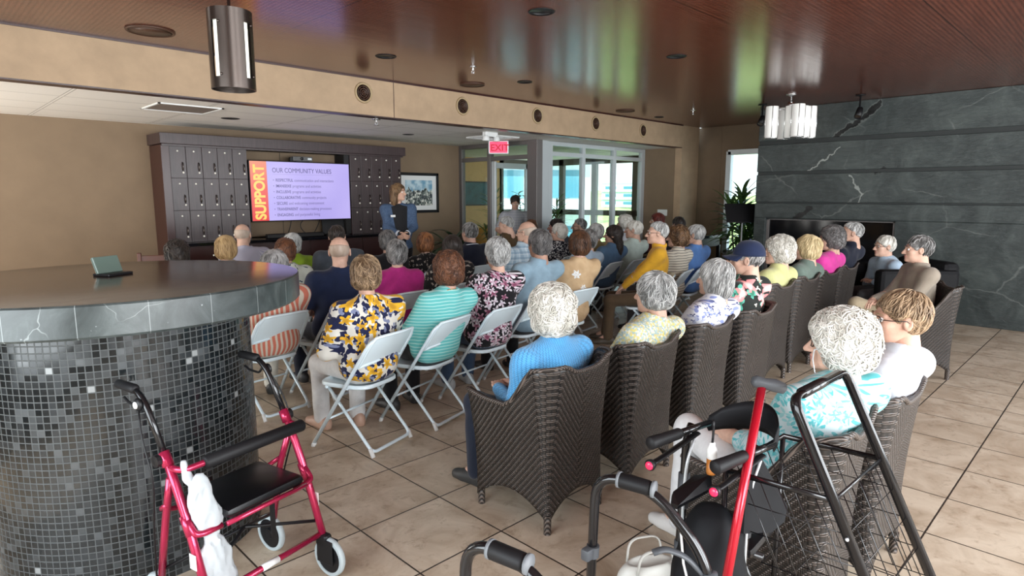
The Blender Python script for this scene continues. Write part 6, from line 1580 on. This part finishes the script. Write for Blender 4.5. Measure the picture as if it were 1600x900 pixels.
for z_ in np.linspace(.5, zt, 5):
    p, q = onleg((a.z - z_) / (a.z - c.z)); p = Vector((p.x, p.y, z_)); q = Vector((q.x, q.y, z_)); w_.tube(ringpts(p, q), .0017, 5, closed=True)
top = ringpts(la, lb); bot = ringpts(onleg((a.z - .5) / (a.z - c.z))[0], onleg((a.z - .5) / (a.z - c.z))[1])
for k in range(4):
    for j in range(1, 6):
        f = j / 6; w_.tube([top[k].lerp(top[(k + 1) % 4], f), bot[k].lerp(bot[(k + 1) % 4], f)], .0017, 5)
for j in range(1, 6): w_.tube([bot[0].lerp(bot[1], j / 6), bot[3].lerp(bot[2], j / 6)], .0017, 5)
w_.build('wire_basket', m_bltube, t, True)
MB().tube(top, .0095, 6, closed=True, ry=.6).build('basket_rim', m_bltube, t, True)
for k in (2, 3): MB().tube([top[k], top[k] + Vector((0, 0, -(zt - .10)))], .009, 8).build('rear_leg', m_bltube, t, True)
for p in (c, d_): wheel(t, (p.x, p.y, .08), .08, m_black, 'wheel', .026, math.degrees(math.atan2(inw.y, inw.x)))
for k in (2, 3): wheel(t, (top[k].x, top[k].y, .08), .08, m_black, 'wheel', .026, math.degrees(math.atan2(inw.y, inw.x)))
for f in (.35, .72):
    p, q = onleg(f)
    for e in (p - inw * .012, q + inw * .012): MB().ball(tuple(e), .0055, 8).build('rivet', m_silver, t, True)
# white shoulder bag on the floor
q = atz(1015, 895, .12); t = thing('tote_bag', 'white handbag with looped handles on the floor behind the walker', 'bag', (q.x, q.y, 0), R(-30))
V, Q = sdf_mesh([p_ell((0, 0, .09), (.15, .07, .12), .03), p_cut((0, 0, 1), .004, .01), (p_ell((0, 0, .215), (.125, .045, .06))[0], .015, 1)], .008, (-.18, -.1, -.01), (.18, .1, .22), lambda P: .004 * nz(P, 36))
npmesh('body', V, Q, [mat('white_leather', (.50, .49, .45), .45)], t)
for s in (-1, 1): MB().tube(rpath([(-.08, s * .05, .15), (-.07, s * .055, .25), (.07, s * .055, .25), (.08, s * .05, .15)], .06, 6), .008, 8, ry=.5).build('handle', mat('white_leather'), t, True)

# ================================================================== PLANTS AND CORNER FURNITURE
m_leaf = mottled('leaf_green', (.085, .18, .05), .38, .35, 20); m_leafd = mottled('leaf_dark', (.022, .06, .024), .32, .3, 20); m_leafy = mottled('leaf_light', (.16, .26, .06), .4, .3, 20)
m_soil = mat('soil', (.02, .014, .010), .9); m_stem = mat('plant_stem', (.13, .10, .05), .7)
def leaf(b, p, dr, L, wd, droop, n=7):
    dr = Vector(dr).normalized(); side = dr.cross(Vector((0, 0, 1))); side = side.normalized() if side.length > .01 else Vector((1, 0, 0))
    vs = []; q = Vector(p); d = dr.copy()
    for i in range(n + 1):
        f = i / n; ww = wd * (sin(pi * min(1, .12 + .88 * f)) ** .8) * (1 if f < 1 else .05); nrm = side.cross(d)
        vs += [q - side * ww + nrm * ww * .25, q, q + side * ww + nrm * ww * .25]
        d = (d + Vector((0, 0, -droop / n))).normalized(); q = q + d * (L / n)
    b.add(vs, [(i * 3 + k, i * 3 + k + 1, (i + 1) * 3 + k + 1, (i + 1) * 3 + k) for i in range(n) for k in (0, 1)])
def potted(name, label, loc, stems, leafm, L, wd, nleaf, droop, potr=.16, poth=.30, seed=1, up=.9):
    t = thing(name, label, 'plant', loc); rg = random.Random(seed)
    MB().lathe([(0, 0), (potr * .8, 0), (potr, poth), (potr * 1.06, poth), (potr * 1.06, poth - .03), (potr * .95, poth - .04)], n=28).build('pot', mat('pot_brown', (.10, .06, .04), .5), t, 40)
    MB().lathe([(potr * .96, poth - .04), (0, poth - .03)], n=24).build('soil', m_soil, t)
    sb = MB(); lb = MB()
    for (x, y, h) in stems:
        sb.tube([(x * .3, y * .3, poth - .04), (x * .7, y * .7, (poth + h) / 2), (x, y, h)], [.016, .013, .009], 7)
        for k in range(nleaf):
            f = k / nleaf; a = k * 2.4 + rg.uniform(-.3, .3); z = h - f * .55 * (h - poth); s = 1 - f
            el = up * (1 - .75 * f) + rg.uniform(-.15, .15)
            leaf(lb, (x * (1 - .3 * f), y * (1 - .3 * f), z), (cos(a) * cos(el), sin(a) * cos(el), sin(el)), L * rg.uniform(.75, 1.1), wd, droop * rg.uniform(.7, 1.3))
    sb.build('stem', m_stem, t, True); lb.build('foliage', leafm, t, True); return t
def at_xy(px, Y): return heading_x(px, Y), Y
x, y = 6.85, 8.30
potted('potted_dracaena', 'dark green broad leaved plant below the framed city picture', (x, y, 0), [(0, 0, .95), (.16, .1, .78), (-.18, .02, .82), (.05, -.16, .7)], m_leafd, .50, .050, 15, 1.1, .2, .34, 4, .95)
potted('potted_palm', 'tall leafy palm beside the right-hand window and stone wall', (10.55, 4.95, 0), [(0, 0, 1.65), (.18, .1, 1.35), (-.16, .12, 1.45), (.1, -.18, 1.15), (-.1, -.15, .95)], m_leaf, .50, .034, 46, 1.0, .22, .40, 5, 1.1)
potted('potted_yucca', 'spiky plant seen through the open sunroom doorway', (8.7, 9.35, 0), [(0, 0, 1.55), (.15, .1, 1.25), (-.12, .1, 1.0)], m_leafy, .45, .022, 18, .9, .2, .4, 6, 1.0)
potted('potted_tree', 'thin leafy tree by the right jamb of the sunroom doorway', (10.2, 9.75, 0), [(0, 0, 1.9), (.22, -.15, 1.6), (-.2, .15, 1.7), (.1, .2, 1.3)], m_leafy, .20, .045, 26, .8, .2, .4, 7, .6)
potted('potted_palm', 'spiky palm behind the first clear glass pane', (9.25, 8.1, 0), [(0, 0, 1.5), (.12, .12, 1.3), (-.15, 0, 1.2)], m_leaf, .42, .020, 22, .9, .2, .4, 8, 1.0)
# music stand, black table
t = thing('music_stand', 'black music stand with pale pole in front of the palm', 'music stand', (9.85, 4.60, 0))
MB().tube([(0, 0, .06), (0, 0, 1.22)], .012, 12).build('pole', m_silver, t, True)
MB().box(-.26, .26, -.008, .008, -.17, .17, .004, M=Matrix.Translation((0, .02, 1.38)) @ Matrix.Rotation(R(-45), 4, 'Z') @ Matrix.Rotation(R(-28), 4, 'X')).build('desk', m_black, t)
MB().tube([(0, 0, 1.2), (0, .02, 1.37)], .012, 10).build('tilt_joint', m_black, t, True)
for k in range(3): MB().tube(rpath([(0, 0, .22), (.12 * cos(k * 2.1), .12 * sin(k * 2.1), .10), (.26 * cos(k * 2.1), .26 * sin(k * 2.1), .012)], .04, 4), .009, 8).build('leg', m_black, t, True)
t = thing('black_table', 'glossy black table in the corner behind the blue shirt', 'table', (10.35, 5.75, 0))
MB().box(-.55, .55, -.32, .32, .90, .95, .008).build('table_top', m_blackgloss, t)
MB().box(-.5, .5, -.27, .27, .74, .90, .004).build('apron', m_black, t)
for x in (-.48, .48):
    for y in (-.26, .26): MB().box(x - .03, x + .03, y - .03, y + .03, 0, .76, .004).build('leg', m_black, t)
# sunroom chair and dark artwork
t = thing('lounge_chair', 'orange moulded chair seen through the glass beside the sunroom door', 'chair', (9.35, 10.3, 0), R(150))
m_or = mat('orange_plastic', (.62, .27, .04), .4)
V, Q = sdf_mesh([p_ell((0, .05, .42), (.26, .27, .06), .05), p_ell((0, -.20, .68), (.25, .07, .28), .08)], .02, (-.35, -.35, .3), (.35, .4, 1.05))
npmesh('shell', V, Q, [m_or], t)
for x in (-.2, .2):
    for y in (-.18, .22): MB().tube([(x * .8, y * .8, .40), (x, y, 0)], .012, 8).build('leg', m_black, t, True)
t = thing('wall_art', 'dark teal panel on the orange sunroom wall', 'picture', (10.1, 11.495, 1.42))
MB().box(-.45, .45, -.03, 0, 0, .58, .004).build('frame', m_black, t); MB().box(-.42, .42, -.034, -.028, .03, .55).build('canvas', mottled('teal_art', (.02, .07, .08), .6, .5, 6), t)
# wooden chair by the tan wall
t = thing('wooden_chair', 'red brown wooden chair by the tan wall end, behind the bar table', 'chair', (heading_x(246, 7.6), 7.6, 0), R(-20))
m_rw = mat('red_brown_wood', (.11, .032, .016), .35)
for x in (-.2, .2):
    MB().box(x - .02, x + .02, -.22, -.18, 0, 1.06, .006).build('leg', m_rw, t); MB().box(x - .02, x + .02, .18, .22, 0, .44, .006).build('leg', m_rw, t)
MB().box(-.23, .23, -.22, .24, .44, .48, .012).build('seat', m_rw, t)
for z in (.62, .80, .98): MB().box(-.2, .2, -.21, -.19, z - .04, z + .05, .005).build('back_slat', m_rw, t)
